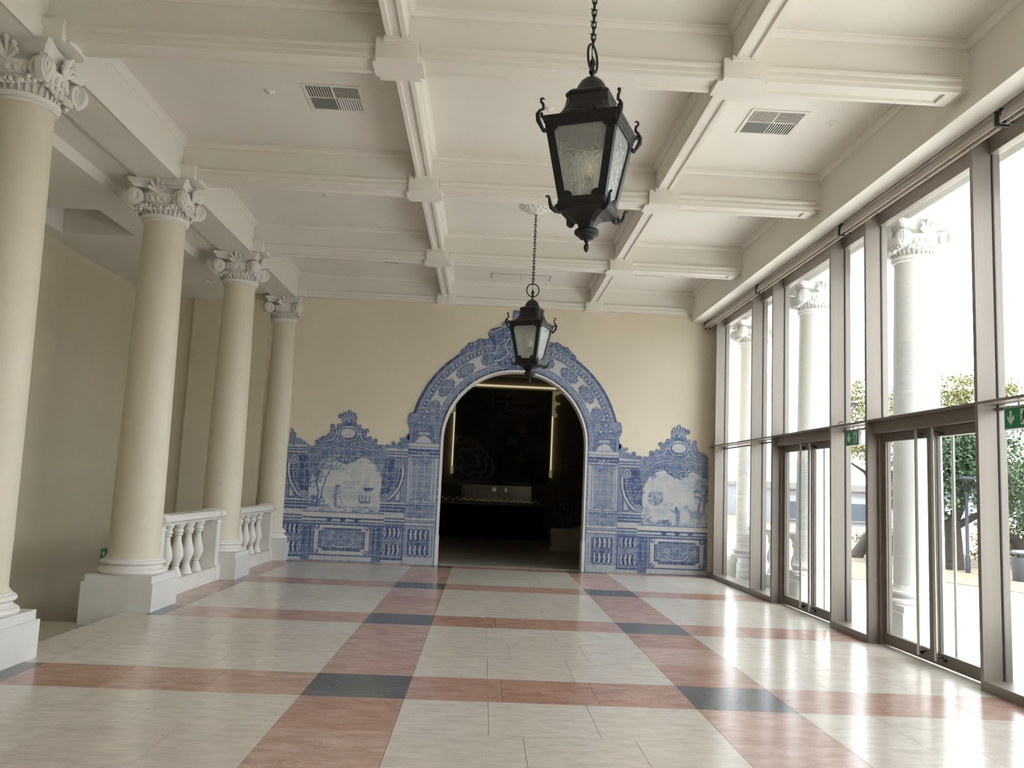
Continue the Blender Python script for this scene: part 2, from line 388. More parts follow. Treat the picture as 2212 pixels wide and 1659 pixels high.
# aisle ceiling beside the columns, with a square recess
ac = MB()
for x0, x1, y0, y1 in ((-6.6, -4.74, YB, 10.98), (-6.6, -4.74, 12.17, YW), (-6.6, -6.30, 10.98, 12.17), (-5.24, -4.74, 10.98, 12.17)): ac.box(x0, x1, y0, y1, 4.97, 5.95)
ac.box(-6.3, -5.24, 10.98, 12.17, 5.55, 5.95)
ac.build('aisle_ceiling', 'ceiling_white', ceiling)
box('aisle_slot', 'ceiling_white', -4.75, -4.30, YB, YW, 5.115, 5.95, ceiling)

# ------------------------------------------------------------------ window wall
FA = lambda k: 7.44 + S * k
FB = lambda k: 9.655 + S * k
GX0, GX1 = 4.632, 4.648
def glass(parent, y0, y1, z0, z1, x0=GX0, x1=GX1): return box('glass_pane', 'window_glass', x0, x1, y0, y1, z0, z1, parent)
def fin(parent, y):
    box('mullion', 'frame_metal', WX, 4.70, y, y + .05, 0, 5.03, parent)
    box('glazing_gasket', 'gasket', 4.615, 4.63, y - .008, y, .09, 4.90, parent)
def bay_common(p, y0, y1, door):
    box('head_frame', 'frame_metal', 4.60, 4.70, y0, y1, 4.87, 5.03, p)
    box('transom', 'door_metal' if door else 'frame_metal', WX, 4.70, y0, y1, 2.505, 2.530, p)
    glass(p, y0, y1, 2.53, 4.88)
def fixed_lower(p, y0, y1):
    box('sill', 'frame_metal', WX, 4.70, y0, y1, 0, .085, p)
    box('glazing_bar', 'frame_metal', 4.60, 4.66, y0, y1, 2.452, 2.478, p)
    glass(p, y0, y1, .085, 2.46)
wnum = [0]; dnum = [0]
WORD = {-3: 'far behind the viewer', -2: 'behind the viewer', -1: 'at the right edge of the view', 0: 'between the two nearest door bays', 1: 'between the far door and the last wide window', 2: 'against the end wall'}
def new_window(label, y):
    wnum[0] += 1; e = empty('window_%d' % wnum[0], (WX, y, 0)); struct(e, label, 'window'); e.matrix_world = Matrix.Identity(4); e.location = (0, 0, 0); return e
def door(y0, y1, label):
    dnum[0] += 1
    d = struct(empty('door_%d' % dnum[0]), label, 'door')
    box('door_frame', 'door_metal', 4.50, 4.70, y0, y1, 2.375, 2.505, d)
    box('door_frame', 'door_metal', 4.56, 4.70, y0, y0 + .045, 0, 2.375, d)
    box('door_frame', 'door_metal', 4.56, 4.70, y1 - .045, y1, 0, 2.375, d)
    box('door_reveal', 'door_metal', WX + .002, 4.60, y1 - .008, y1 + .002, 0, 2.505, d)
    mid = (y0 + y1) / 2 - .02
    for a, b, s in ((y0 + .045, mid - .003, 1), (mid + .003, y1 - .045, -1)):
        lf = MB()
        lf.box(4.60, 4.66, a, b, .012, .135).box(4.60, 4.66, a, b, 2.275, 2.372)
        lf.box(4.60, 4.66, a, a + .075, .135, 2.275).box(4.60, 4.66, b - .075, b, .135, 2.275)
        leaf = lf.build('door_leaf', 'door_metal', d)
        box('glass_pane', 'window_glass', 4.626, 4.636, a + .07, b - .07, .13, 2.28, leaf)
        box('glazing_gasket', 'gasket', 4.615, 4.626, a + .066, a + .076, .135, 2.275, leaf); box('glazing_gasket', 'gasket', 4.615, 4.626, b - .076, b - .066, .135, 2.275, leaf)
        hy = mid - s * .165
        MB().tube([(4.53, hy, .06), (4.53, hy, 2.36)], .0165, 12).build('pull_handle', 'steel', leaf, 40)
        MB().tube([(4.74, hy, .06), (4.74, hy, 2.36)], .0165, 12).build('pull_handle', 'steel', leaf, 40)
        for z in (.10, 2.315):
            MB().tube([(4.53, hy, z), (4.74, hy, z)], .011, 8).build('handle_bracket', 'gasket', leaf, 40)
            MB().tube([(4.575, hy - s * .055, z - .02), (4.605, hy - s * .055, z - .02)], .017, 10).build('lock_cylinder', 'gasket', leaf, 40)
    return d
for k in range(-2, 3):
    a, b, a2 = FA(k), FB(k), FA(k + 1)
    is_door = k in (-1, 0, 1)
    nm = {-1: 'tall glazed bay over the glass door nearest the viewer', 0: 'tall glazed bay over the nearer glass double door', 1: 'tall glazed bay over the farther glass double door', 2: 'wide fixed window nearest the tiled end wall'}.get(k, 'wide fixed window behind the viewer')
    p = new_window(nm, a); fin(p, a); fin(p, b); bay_common(p, a + .05, b, is_door)
    if is_door: door(a + .05, b, {-1: 'glass double door outside the right edge of the view', 0: 'nearer glass double door with long steel pull bars', 1: 'farther glass double door with long steel pull bars'}[k])
    else: fixed_lower(p, a + .05, b)
    if k < 2:
        q = new_window({-1: 'narrow fixed window at the right edge with an exit sign', 0: 'narrow fixed window with an exit sign between the two glass doors', 1: 'narrow fixed window between the far door and the last wide window'}.get(k, 'narrow fixed window behind the viewer'), b)
        bay_common(q, b + .05, a2, False); fixed_lower(q, b + .05, a2)
q = new_window('narrow metal panel closing the window wall at the end wall', 16.3)
box('transom', 'door_metal', WX, 4.70, FB(2) + .05, YW, 2.49, 2.525, q)
box('upper_panel', 'frame_metal', 4.56, 4.70, FB(2) + .05, YW, 2.525, 5.03, q)
box('lower_panel', 'door_metal', 4.60, 4.70, FB(2) + .05, YW, 0, 2.49, q)
box('sill', 'frame_metal', WX, 4.70, FB(2) + .05, YW, 0, .085, q)
# roller blinds tucked under the edge beam
for i, (y0, y1, w) in enumerate(((3.60, 6.80, 'nearest'), (6.86, 10.05, 'second'), (10.11, 13.28, 'third'), (13.34, 16.52, 'farthest'))):
    e = tag(empty('roller_blind', (4.365, (y0 + y1) / 2, 4.95)), 'rolled up beige blind above the windows, %s along the window wall' % {'nearest': 'nearest the viewer', 'second': 'over the nearer glass door', 'third': 'over the farther glass door', 'farthest': 'closest to the end wall'}[w], 'blind', 'roller blinds')
    h = (y1 - y0) / 2
    MB().tube([(0, -h + .02, 0), (0, h - .02, 0)], .058, 20).build('roll', 'blind_fabric', e, 40)
    MB().tube([(-.01, -h + .02, -.075), (-.01, h - .02, -.075)], .014, 10).build('hem_bar', 'blind_fabric', e, 40)
    MB().box(-.072, -.062, -h + .02, h - .02, -.078, -.02).build('fabric', 'blind_fabric', e)
    for s in (-1, 1): MB().box(-.06, .06, s * h - .012, s * h + .012, -.075, .06).build('bracket', 'gasket', e)

# ------------------------------------------------------------------ columns
def spiral_pts(R, r1, turns, n, sgn):
    out = []
    for i in range(n + 1):
        t = i / n; r = R + (r1 - R) * (t ** .8); a = PI / 2 + sgn * turns * 2 * PI * t
        out.append((r * math.cos(a), 0, r * math.sin(a)))
    return out
def make_volute(sgn):
    v = MB()
    v.lathe([(.0, 0), (.098, 0), (.104, .012), (.104, .062), (.09, .07), (0, .07)], 24, RX(PI / 2) @ T(0, 0, -.07))
    p = spiral_pts(.094, .018, 2.1, 46, sgn); v.tube([(x, -.006, z) for x, y, z in p], [.015 - .008 * i / 46 for i in range(47)], 6)
    v.ball((0, -.006, 0), .018, .014, .018, 8, 6)
    return v.mesh('volute', 'plaster_white', 45)
VOL = {s: make_volute(s) for s in (-1, 1)}
def shell_mesh():
    v = MB()
    for i, a in enumerate((-58, -30, 0, 30, 58)):
        L = .125 - .022 * abs(i - 2); an = math.radians(a)
        tip = (math.sin(an) * L, -.028, math.cos(an) * L)
        v.tube([(0, 0, -.01), (math.sin(an) * L * .55, -.012, math.cos(an) * L * .55), tip, (tip[0] * 1.04, -.045, tip[2] * 1.0 - .004)], [.008, .016, .018, .010], 8)
        v.ball((tip[0], tip[1] - .012, tip[2]), .016, .013, .012, 8, 5)
    return v.mesh('shell', 'plaster_white', 60)
SHELL = shell_mesh()
def garland_mesh():
    v = MB(); r = random.Random(3)
    for i in range(26):
        t = -1 + 2 * i / 25
        x = t * .25; z = -.055 * (1 - t * t) + .01 * (r.random() - .5); y = .012 * t * t * 4 - .02
        for q in range(2):
            v.ball((x + r.uniform(-.012, .012), y + r.uniform(-.015, .012), z + r.uniform(-.02, .02)), r.uniform(.012, .022), None, None, 6, 4)
    return v.mesh('garland', 'plaster_white', 60)
GARL = garland_mesh()
def egg_mesh():
    v = MB()
    v.lathe([(.255, -.055), (.285, -.045), (.300, .0), (.312, .045), (.318, .055), (.318, .066), (.27, .066)], 40, None, False)
    for i in range(28):
        a = 2 * PI * i / 28
        v.ball((.302 * math.cos(a), .302 * math.sin(a), .0), .024, .024, .036, 7, 5)
    return v.mesh('egg_and_dart', 'plaster_white', 45)
EGG = egg_mesh()
def leafring_mesh():
    v = MB(); v.lathe([(.242, 0), (.25, .08), (.268, .13), (.26, .17)], 32, None, False)
    for i in range(30):
        a = 2 * PI * i / 30; c, s = math.cos(a), math.sin(a)
        v.tube([(.246 * c, .246 * s, .0), (.262 * c, .262 * s, .05), (.272 * c, .272 * s, .085)], [.010, .014, .008], 6)
    return v.mesh('leaf_ring', 'plaster_white', 50)
LEAF = leafring_mesh()
def abacus_mesh():
    v = MB()
    def ringp(sc, z):
        pts = []
        for k in range(4):
            R = RZ(k * PI / 2); a, c, mid = .365 * sc, .05, .062
            for i in range(9):
                t = -1 + 2 * i / 8; x = t * (a - c * .5); y = -a + mid * (1 - t * t)
                p = R @ Vector((x, y, 0)); pts.append((p.x, p.y, z))
        return pts
    v.loft([ringp(.84, 0), ringp(.90, .02), ringp(.915, .035), ringp(.90, .04), ringp(.94, .06), ringp(1.0, .075), ringp(1.0, .105)])
    v.lathe([(.25, -.10), (.27, -.02), (.29, 0)], 32)
    return v.mesh('abacus', 'plaster_white', 30)
ABAC = abacus_mesh()
def shaft_mesh():
    z0, z1 = .585, 4.585; n = 14
    prof = [(.305, .562), (.305, .578), (.290, .60)] + [(.286 - .048 * (t ** 1.6), z0 + .03 + (z1 - z0 - .03) * t) for t in [i / n for i in range(n + 1)]]
    return MB().lathe(prof, 48).mesh('shaft', 'cream_shaft', 40)
SHAFT = shaft_mesh()
BASE = MB().lathe([(.33, .39), (.372, .395), (.384, .415), (.378, .44), (.355, .452), (.345, .456), (.345, .462), (.325, .470), (.322, .485), (.330, .497), (.345, .502), (.357, .516), (.357, .530), (.345, .545), (.328, .55), (.318, .552), (.318, .566), (.30, .572)], 48).mesh('column_base', 'plaster_white', 40)
ASTR = MB().lathe([(.236, -.005), (.262, .002), (.268, .012), (.262, .022), (.255, .026), (.272, .036), (.282, .05), (.282, .066), (.27, .074), (.24, .078)], 48).mesh('astragal', 'plaster_white', 40)
def pedestal_mesh(zb):
    m = MB().box(-.40, .40, -.40, .40, zb, .312).box(-.374, .374, -.374, .374, .31, .392)
    return m.mesh('pedestal', 'pedestal_white')
PED = {}
def column(x, y, zb, label, group, half=False, exterior=False):
    c = tag(empty('column', (x, y, 0)), label, 'column', group)
    if zb not in PED: PED[zb] = pedestal_mesh(zb)
    mm = (lambda me: remap_mesh(me, 'porch_white')) if exterior else (lambda me: me)
    link('pedestal', mm(PED[zb]), c); link('column_base', mm(BASE), c); link('shaft', mm(SHAFT), c)
    cap = link('capital', mm(ABAC), c, (0, 0, 4.965))
    z = lambda v: v - 4.965
    link('astragal', mm(ASTR), cap, (0, 0, z(4.582)))
    link('leaf_ring', mm(LEAF), cap, (0, 0, z(4.65)))
    link('egg_and_dart', mm(EGG), cap, (0, 0, z(4.835)))
    for k in range(4):
        if half and k == 2: continue
        R = RZ(k * PI / 2)
        link('shell', mm(SHELL), cap, M=R @ T(0, -.312, z(4.90)) @ Matrix.Scale(1.3, 4))
        link('garland', mm(GARL), cap, M=R @ T(0, -.292, z(4.775)) @ Matrix.Diagonal((1.0, 1.2, 1.15, 1)))
        for s in (-1, 1):
            link('volute', mm(VOL[-s]), cap, M=R @ T(s * .272, -.318, z(4.845)) @ RZ(-s * math.radians(5)))
    return c
ci = 'cream columns with white capitals along the left side'
column(CX, COLY(-1), -1.2, 'cream column at left, out of view behind the nearest one', ci)
column(CX, COLY(0), -1.2, 'nearest cream column, cut off by the left edge of the picture', ci)
column(CX, COLY(1), -.42, 'second cream column from the left, beside the open gap to the stairs', ci)
column(CX, COLY(2), -.2, 'third cream column from the left, between the two white balustrades', ci)
column(CX, 16.66, -.2, 'farthest cream column, set against the end wall beside the tiles', ci, True)
ce = 'white columns of the porch outside the windows'
OX = 5.33
for k, l in ((-1, 'white porch column outside, beyond the right edge of the view'), (0, 'white porch column outside the windows nearest the viewer'), (1, 'white porch column seen through the nearer glass door'), (2, 'white porch column seen through the farther glass door'), (3, 'white porch column seen through the last wide window by the end wall')):
    column(OX, COLY(k), -.32, l, ce, False, True)

# ------------------------------------------------------------------ balustrades
BAL = MB().lathe([(.085, 0), (.085, .018), (.075, .03), (.072, .05), (.055, .10), (.042, .135), (.040, .145), (.052, .152), (.052, .16), (.044, .168), (.06, .20), (.083, .255), (.088, .30), (.078, .36), (.052, .45), (.042, .51), (.041, .545), (.06, .553), (.06, .568), (.05, .575), (.064, .588), (.069, .605), (.064, .622), (.052, .632), (.062, .65), (.075, .675), (.08, .69), (.08, .715)], 24).mesh('baluster', 'plaster_white', 40)
def balustrade(x, y0, y1, ys, label, m='plaster_white', group=None):
    b = tag(empty('balustrade', (x, (y0 + y1) / 2, 0)), label, 'balustrade', group); o = -(y0 + y1) / 2
    mm = (lambda me: me) if m == 'plaster_white' else (lambda me: remap_mesh(me, m))
    p = MB().box(-.13, .13, y0 + o, y1 + o, 0, .20); p.build('base_rail', m, b)
    prof = [(-.10, .905), (-.10, .92), (-.125, .935), (-.145, .955), (-.145, .995), (-.13, 1.01), (-.11, 1.03), (.11, 1.03), (.13, 1.01), (.145, .995), (.145, .955), (.125, .935), (.10, .92), (.10, .905)]
    MB().prism(prof, y0 + o + .10, y1 + o - .10, 'y').build('top_rail', m, b, 30)
    for s, yy in ((1, y0), (-1, y1)):
        a, c = sorted((yy + o, yy + o + s * .18)); q = MB()
        q.box(-.105, .105, a, c, .19, .905).box(-.14, .14, a - .005, c + .005, 0, .222).box(-.12, .12, a - .003, c + .003, .21, .25).box(-.118, .118, a - .004, c + .004, .84, .865)
        q.prism([(-.105, .89), (-.15, .935), (-.168, .955), (-.168, 1.0), (-.15, 1.02), (-.12, 1.045), (0, 1.062), (.12, 1.045), (.15, 1.02), (.168, 1.0), (.168, .955), (.15, .935), (.105, .89)], a - .012, c + .012, 'y')
        q.build('end_post', m, b)
    for y in ys: link('baluster', mm(BAL), b, (0, y + o, .195))
    return b
for k, l in ((1, 'white balustrade between the second and third columns'), (2, 'white balustrade between the third column and the end wall')):
    y = COLY(k); balustrade(CX + .03, y + .40, y + S - .40 if k == 1 else 16.26, [y + q for q in (.54, .94, 1.34, 1.74, 2.14)], l, 'plaster_white', 'indoor balustrades')
y = COLY(2); balustrade(OX, y + .40, y + S - .40, [y + q for q in (.80, 1.20, 1.60, 2.00, 2.40)], 'stone balustrade outside between two porch columns', 'porch_white')

# ------------------------------------------------------------------ lanterns
def sq(h, c, z):
    return [(h - c, -h, z), (h, -h + c, z), (h, h - c, z), (h - c, h, z), (-h + c, h, z), (-h, h - c, z), (-h, -h + c, z), (-h + c, -h, z)]
LINK = MB(); LINK.torus(.016, .0042, 14, 6, RX(PI / 2), 1.75)
for s in (-1, 1): LINK.tube([(s * .013, 0, .02), (s * .022, 0, .026), (s * .028, 0, .022)], [.004, .0035, .001], 5)
LINK = LINK.mesh('chain_link', 'black_iron', 40)
def scroll_mesh(kind):
    v = MB()
    if kind == 'top': pts = [(0, 0, -.10), (.02, 0, -.07), (.045, 0, -.03), (.052, 0, .01), (.035, 0, .04), (.012, 0, .055), (.014, 0, .085), (.03, 0, .10), (.032, 0, .118), (.018, 0, .126), (.006, 0, .118)]; rad = [.010, .012, .016, .014, .010, .010, .010, .009, .008, .007, .005]
    else: pts = [(-.03, 0, -.035), (.0, 0, -.03), (.03, 0, -.01), (.042, 0, .02), (.046, 0, .045), (.055, 0, .062), (.068, 0, .06), (.07, 0, .05)]; rad = [.008, .012, .015, .012, .009, .008, .007, .005]
    v.tube(pts, rad, 8)
    i = 3 if kind == 'top' else 2
    v.ball((pts[0][0] - .004, 0, pts[0][2] + .012), .016, .012, .016, 8, 6); v.ball((pts[i][0] - .03, 0, pts[i][2]), .012, .008, .02, 8, 6)
    return v.mesh('scroll', 'black_iron', 60)
SCT, SCB = scroll_mesh('top'), scroll_mesh('bottom')
def lantern(x, y, z0, rz, ring_rot, label, ztop=5.50):
    L = tag(empty('lantern', (x, y, z0), rz), label, 'lantern', 'hanging wrought iron lanterns')
    # pendant finial, collar and cup
    MB().lathe([(.002, 0), (.012, .012), (.019, .03), (.017, .048), (.010, .058), (.009, .066), (.016, .072), (.016, .08), (.02, .09)], 16).build('finial', 'black_iron', L, 50)
    MB().lathe([(.02, .088), (.046, .093), (.056, .105), (.058, .112), (.074, .116), (.083, .128), (.083, .140), (.074, .152), (.058, .158)], 28).build('collar', 'black_iron', L, 50)
    MB().loft([sq(.050, .018, .152), sq(.052, .018, .175), (sq(.062, .022, .195)), sq(.090, .03, .222), sq(.130, .03, .242), sq(.160, .022, .252), sq(.168, .02, .262)]).build('cup', 'black_iron', L)
    MB().loft([sq(.168, .018, .260), sq(.176, .018, .268), sq(.176, .018, .283), sq(.165, .016, .290), sq(.162, .016, .315), sq(.158, .016, .335)]).build('bottom_frame', 'black_iron', L)
    # glazing between bottom (h=.150 at .33) and top (h=.232 at .80)
    hb, ht, zb, zt = .150, .232, .33, .805
    for k in range(4):
        R = RZ(k * PI / 2)
        b = MB(); w = .046
        def corner(z, h): return [(h - w, -h - .006, z), (h + .006, -h - .006, z), (h + .006, -h + w, z), (h - .012, -h + w, z), (h - .016, -h + .016, z), (h - w, -h + .012, z)]
        b.loft([corner(zb - .01, hb), corner(zt + .01, ht)], True, R); b.build('corner_bar', 'black_iron', L)
        g = MB(); e = .006
        g.loft([[(-hb + .008, -hb + .006, zb), (hb - .008, -hb + .006, zb), (hb - .008, -hb + .006 + e, zb), (-hb + .008, -hb + .006 + e, zb)],
                [(-ht + .008, -ht + .006, zt), (ht - .008, -ht + .006, zt), (ht - .008, -ht + .006 + e, zt), (-ht + .008, -ht + .006 + e, zt)]], True, R)
        g.build('glass_pane', 'ripple_glass', L)
        for zz, hh, s in ((zb + .012, hb, -1), (zb + .012, hb, 1), (zt - .012, ht, -1), (zt - .012, ht, 1)):
            h2 = hh + (.003 if zz < .5 else -.003)
            MB().lathe([(0, -.008), (.031, -.008), (.035, 0), (.031, .004), (0, .004)], 16, R @ T(s * (hh - .052), -h2 - .002, zz) @ RX(PI / 2)).build('rosette', 'black_iron', L, 40)
        a = -PI / 4 + k * PI / 2
        link('scroll', SCT, L, M=RZ(a) @ T(.338, 0, .850)); link('scroll', SCB, L, M=RZ(a) @ T(.235, 0, .268))
    MB().loft([sq(.232, .018, .785), sq(.240, .018, .792), sq(.240, .018, .815), sq(.250, .02, .822), sq(.250, .02, .836), sq(.258, .02, .842), sq(.258, .02, .856), sq(.235, .03, .862)]).build('top_frame', 'black_iron', L)
    roof = MB().loft([sq(.226, .03, .858), sq(.192, .032, .885), sq(.164, .034, .925), sq(.146, .036, .975), sq(.138, .036, 1.035)]).build('roof', 'black_iron', L)
    for k in range(4):
        for r_ in range(4):
            for c_ in range(-3, 4):
                if abs(c_) > 3 - r_ * .7: continue
                zz = .895 + r_ * .026; hh = (.186, .168, .156, .147)[r_]
                MB().box(-.007, .007, -.004, .003, -.007, .007, RZ(k * PI / 2) @ T(c_ * .026 + (r_ % 2) * .013, -hh - .001, zz) @ RY(PI / 4)).build('pierced_hole', 'vent_dark', roof)
    MB().loft([sq(.132, .034, 1.03), sq(.146, .036, 1.042), sq(.146, .036, 1.058), sq(.132, .036, 1.075), sq(.118, .034, 1.082)]).build('roof_collar', 'black_iron', L)
    MB().lathe([(.112, 1.078), (.106, 1.10), (.094, 1.135), (.075, 1.168), (.048, 1.192), (.022, 1.203), (.014, 1.206), (.012, 1.222), (.02, 1.232), (.024, 1.245), (.016, 1.26), (.011, 1.268), (.016, 1.28), (.024, 1.298), (.018, 1.318), (.006, 1.345), (.001, 1.358)], 24).build('dome', 'black_iron', L, 50)
    MB().torus(.088, .0085, 32, 8, T(0, 0, 1.338) @ RZ(ring_rot) @ RX(PI / 2), 1.06).build('ring', 'black_iron', L, 60)
    z = 1.338 + .088 * 1.06 + .014; i = 0; top = ztop - z0
    while z < top:
        link('chain_link', LINK, L, M=T(0, 0, z) @ RZ(.6 + (i % 2) * PI / 2)); z += .044; i += 1
    MB().tube([(-.018, 0, 1.20), (-.016, 0, 1.30), (-.006, .004, 1.44), (.004, .003, (top + 1.44) / 2), (0, 0, top + .04)], .0035, 6).build('cable', 'black_iron', L, 60)
    # lamp holder with bulb inside
    MB().lathe([(.03, .335), (.03, .345), (.012, .355), (.012, .46), (.018, .465), (.018, .52), (.0, .522)], 16).build('lamp_holder', 'black_iron', L, 40)
    MB().lathe([(.0, .52), (.014, .522), (.024, .545), (.022, .575), (.012, .61), (.002, .635)], 16).build('bulb', 'bulb_warm', L, 60)
    return L
rot = math.radians(45 + 22) - PI / 2 + PI / 4
def rose(x, y, label):
    r = tag(empty('ceiling_rose', (x, y, 5.6)), label, 'ceiling rose', 'plaster ceiling roses')
    MB().lathe([(.235, 0), (.24, -.008), (.225, -.018), (.205, -.02), (.195, -.03), (.15, -.045), (.10, -.07), (.06, -.088), (.03, -.095), (.012, -.10)], 40).build('disc', 'plaster_white', r, 40)
    lf = MB()
    lf.tube([(0, 0, .02), (.03, 0, -.012), (.075, 0, -.016), (.11, 0, .0), (.115, 0, .016)], [.012, .022, .024, .016, .006], 8); lf.ball((.10, .03, .0), .016, None, None, 8, 6); lf.ball((.10, -.03, .0), .016, None, None, 8, 6); lf.ball((.055, 0, -.03), .014, None, None, 8, 6)
    me = lf.mesh('leaf', 'plaster_white', 60)
    for i in range(8): link('leaf', me, r, M=RZ(2 * PI * i / 8) @ T(.05, 0, -.068) @ RY(math.radians(-28)))
    for i in range(16): link('leaf', me, r, M=RZ(2 * PI * (i + .5) / 16) @ T(.135, 0, -.035) @ RY(math.radians(-14)) @ Matrix.Scale(.62, 4))
    return r
lantern(.604, 5.34, 3.125, math.radians(22 + 45), math.radians(62 - 67), 'large black iron lantern hanging nearest the viewer')
lantern(.588, 11.79, 3.035, math.radians(19 + 45), math.radians(-64), 'black iron lantern hanging farther away, in front of the arch')
rose(.604, 5.34, 'white plaster ceiling rose of the near lantern, above the view'); rose(.588, 11.79, 'white plaster ceiling rose holding the far lantern')

# ------------------------------------------------------------------ ceiling fittings
def vent(cx, cy, label, dark):
    v = tag(empty('ceiling_vent', (cx, cy, 5.6)), label, 'vent', 'square ceiling air vents')
    h = .305; q = .27
    f = MB(); f.box(-h, h, -h, -q, -.012, .002).box(-h, h, q, h, -.012, .002).box(-h, -q, -q, q, -.012, .002).box(q, h, -q, q, -.012, .002).box(-.006, .006, -q, q, -.010, .002).box(-q, q, -.006, .006, -.010, .002)
    f.build('frame', 'vent_white', v)
    MB().box(-q, q, -q, q, -.001, .001).build('duct', 'vent_dark', v)
    sl = MB().box(-.0085, .0085, -.13, .13, -.0035, .0015, RY(.5)).mesh('slat', 'vent_white')
    slg = MB().box(-.13, .13, -.006, .006, -.003, .002, RX(-.6)).mesh('slat', 'vent_grey')
    slw = MB().box(-.13, .13, -.0125, .0125, -.003, .001, RX(.35)).mesh('slat', 'vent_white')
    n = 10
    for i in range(n):
        t = -q + .022 + (q - .034) * i / (n - 1)
        link('slat', sl, v, (t, -.137, -.006)); link('slat', sl, v, (t + q + .012 - .006, .137, -.006), (0, 0, PI))
        ty = .018 + (q - .034) * i / (n - 1)
        link('slat', slg, v, (-.137, ty, -.006)); link('slat', slw, v, (.137, ty - q, -.006))
    return v
vent(-1.755, 8.595, 'square ceiling vent in the near left coffer', 0); vent(2.93, 8.585, 'square ceiling vent in the near right coffer', 0)
vent(-1.74, 15.06, 'square ceiling vent half hidden by a beam in the far left coffer', 0); vent(2.92, 15.06, 'square ceiling vent half hidden by a beam in the far right coffer', 0)
ap = tag(empty('access_panel', (.55, 15.95, 5.6)), 'long rectangular access panel in the far middle coffer', 'ceiling panel')
MB().box(-.555, -.005, -.20, .20, -.008, .002).build('hatch', 'vent_white', ap); MB().box(.005, .555, -.20, .20, -.008, .002).build('hatch', 'vent_white', ap); MB().box(-.575, .575, -.22, .22, -.003, .002).build('hatch_frame', 'vent_grey', ap)
DISC = MB().lathe([(.055, .001), (.055, -.006), (.048, -.012), (.018, -.014), (.016, -.03), (.008, -.034), (0, -.034)], 20).mesh('sprinkler', 'plaster_white', 40)
for x, y, l in ((-2.43, 8.53, 'near left coffer'), (.52, 8.55, 'near middle coffer'), (3.56, 8.53, 'near right coffer'), (-2.43, 11.73, 'second left coffer'), (3.565, 11.71, 'second right coffer')):
    tag(link('sprinkler', DISC, None, (x, y, 5.6)), 'small white sprinkler disc in the %s' % l, 'sprinkler', 'ceiling sprinkler discs')
sd = tag(empty('smoke_detector', (.64, 15.15, 5.6)), 'white smoke detector in the far middle coffer behind the chain', 'smoke detector')
MB().lathe([(.06, .001), (.06, -.02), (.05, -.03), (.035, -.032), (.035, -.05), (.02, -.058), (0, -.058)], 20).build('body', 'plaster_white', sd, 40); MB().lathe([(.0365, -.034), (.0365, -.046)], 20, None, False).build('sensor_slot', 'vent_dark', sd)
for x, y, l in ((-5.05, 12.2, 'nearer'), (-5.1, 14.9, 'farther')):
    tag(link('sprinkler', DISC, None, (x, y, 4.97)), 'small white sprinkler in the stairwell ceiling, %s of two' % l, 'sprinkler')

# ------------------------------------------------------------------ exit signs
def exit_sign(M, w, h, label, arrow, hang=None):
    e = tag(empty('exit_sign'), label, 'exit sign'); e.matrix_world = M
    MB().box(-w / 2 - .012, w / 2 + .012, 0, .03, -h / 2 - .012, h / 2 + .012).build('housing', 'sign_box', e)
    MB().box(-w / 2, w / 2, -.003, .002, -h / 2, h / 2).build('green_panel', 'sign_green', e)
    p = h * .36; cx = -w * .25
    if arrow == 'down': A = [(cx - p * .22, p), (cx + p * .22, p), (cx + p * .22, -p * .05), (cx + p * .75, p * .35), (cx + p * .75, -p * .15), (cx, -p), (cx - p * .75, -p * .15), (cx - p * .75, p * .35), (cx - p * .22, -p * .05)]
    else: A = [(cx + p, p * .22), (cx + p, -p * .22), (cx - p * .05, -p * .22), (cx + p * .35, -p * .75), (cx - p * .15, -p * .75), (cx - p, 0), (cx - p * .15, p * .75), (cx + p * .35, p * .75), (cx - p * .05, p * .22)]
    MB().prism(A, -.0055, -.002, 'y').build('arrow', 'sign_white', e)
    c = w * .24; k = h
    MB().box(c - .20 * k, c + .34 * k, -.005, -.002, -.38 * k, .40 * k).build('door_symbol', 'sign_white', e)
    f = MB(); 
    def limb(a, b, t):
        d = Vector((b[0] - a[0], b[1] - a[1])); n = Vector((-d.y, d.x)).normalized() * t
        f.prism([(a[0] + n.x, a[1] + n.y), (b[0] + n.x, b[1] + n.y), (b[0] - n.x, b[1] - n.y), (a[0] - n.x, a[1] - n.y)], -.0075, -.004, 'y')
    f.prism([(c + .09 * k + .065 * k * math.cos(i), .28 * k + .065 * k * math.sin(i)) for i in [2 * PI * q / 12 for q in range(12)]], -.0075, -.004, 'y')
    limb((c + .06 * k, .20 * k), (c + .0 * k, -.06 * k), .06 * k); limb((c, -.04 * k), (c + .16 * k, -.16 * k), .04 * k); limb((c + .16 * k, -.16 * k), (c + .12 * k, -.36 * k), .035 * k)
    limb((c, -.04 * k), (c - .06 * k, -.20 * k), .04 * k); limb((c - .06 * k, -.20 * k), (c - .22 * k, -.27 * k), .035 * k)
    limb((c + .06 * k, .17 * k), (c - .10 * k, .06 * k), .03 * k); limb((c + .06 * k, .17 * k), (c + .22 * k, .05 * k), .03 * k)
    f.build('running_figure', 'sign_green', e)
    if hang: MB().tube([(0, .015, h / 2 + .01), (0, .015, h / 2 + hang)], .008, 8).build('hanger', 'sign_box', e)
    return e
MW = lambda x, y, z: T(x, y, z) @ RZ(-PI / 2)          # faces -x, reader's left is +y
exit_sign(MW(4.50, 10.19, 2.355), .34, .17, 'green exit sign with a down arrow hanging between the two glass doors', 'down', .06)
tag(MB().tube([(4.50, 10.62, 2.535), (4.50, 10.57, 2.565), (4.50, 10.48, 2.575), (4.50, 10.40, 2.562), (4.50, 10.36, 2.535)], .006, 8).build('wire', 'wire_orange', None, 60), 'short orange wire loop lying on the transom above the exit sign', 'wire')
exit_sign(MW(4.50, 6.97, 2.355), .34, .17, 'green exit sign with a down arrow cut off by the right edge', 'down', .06)
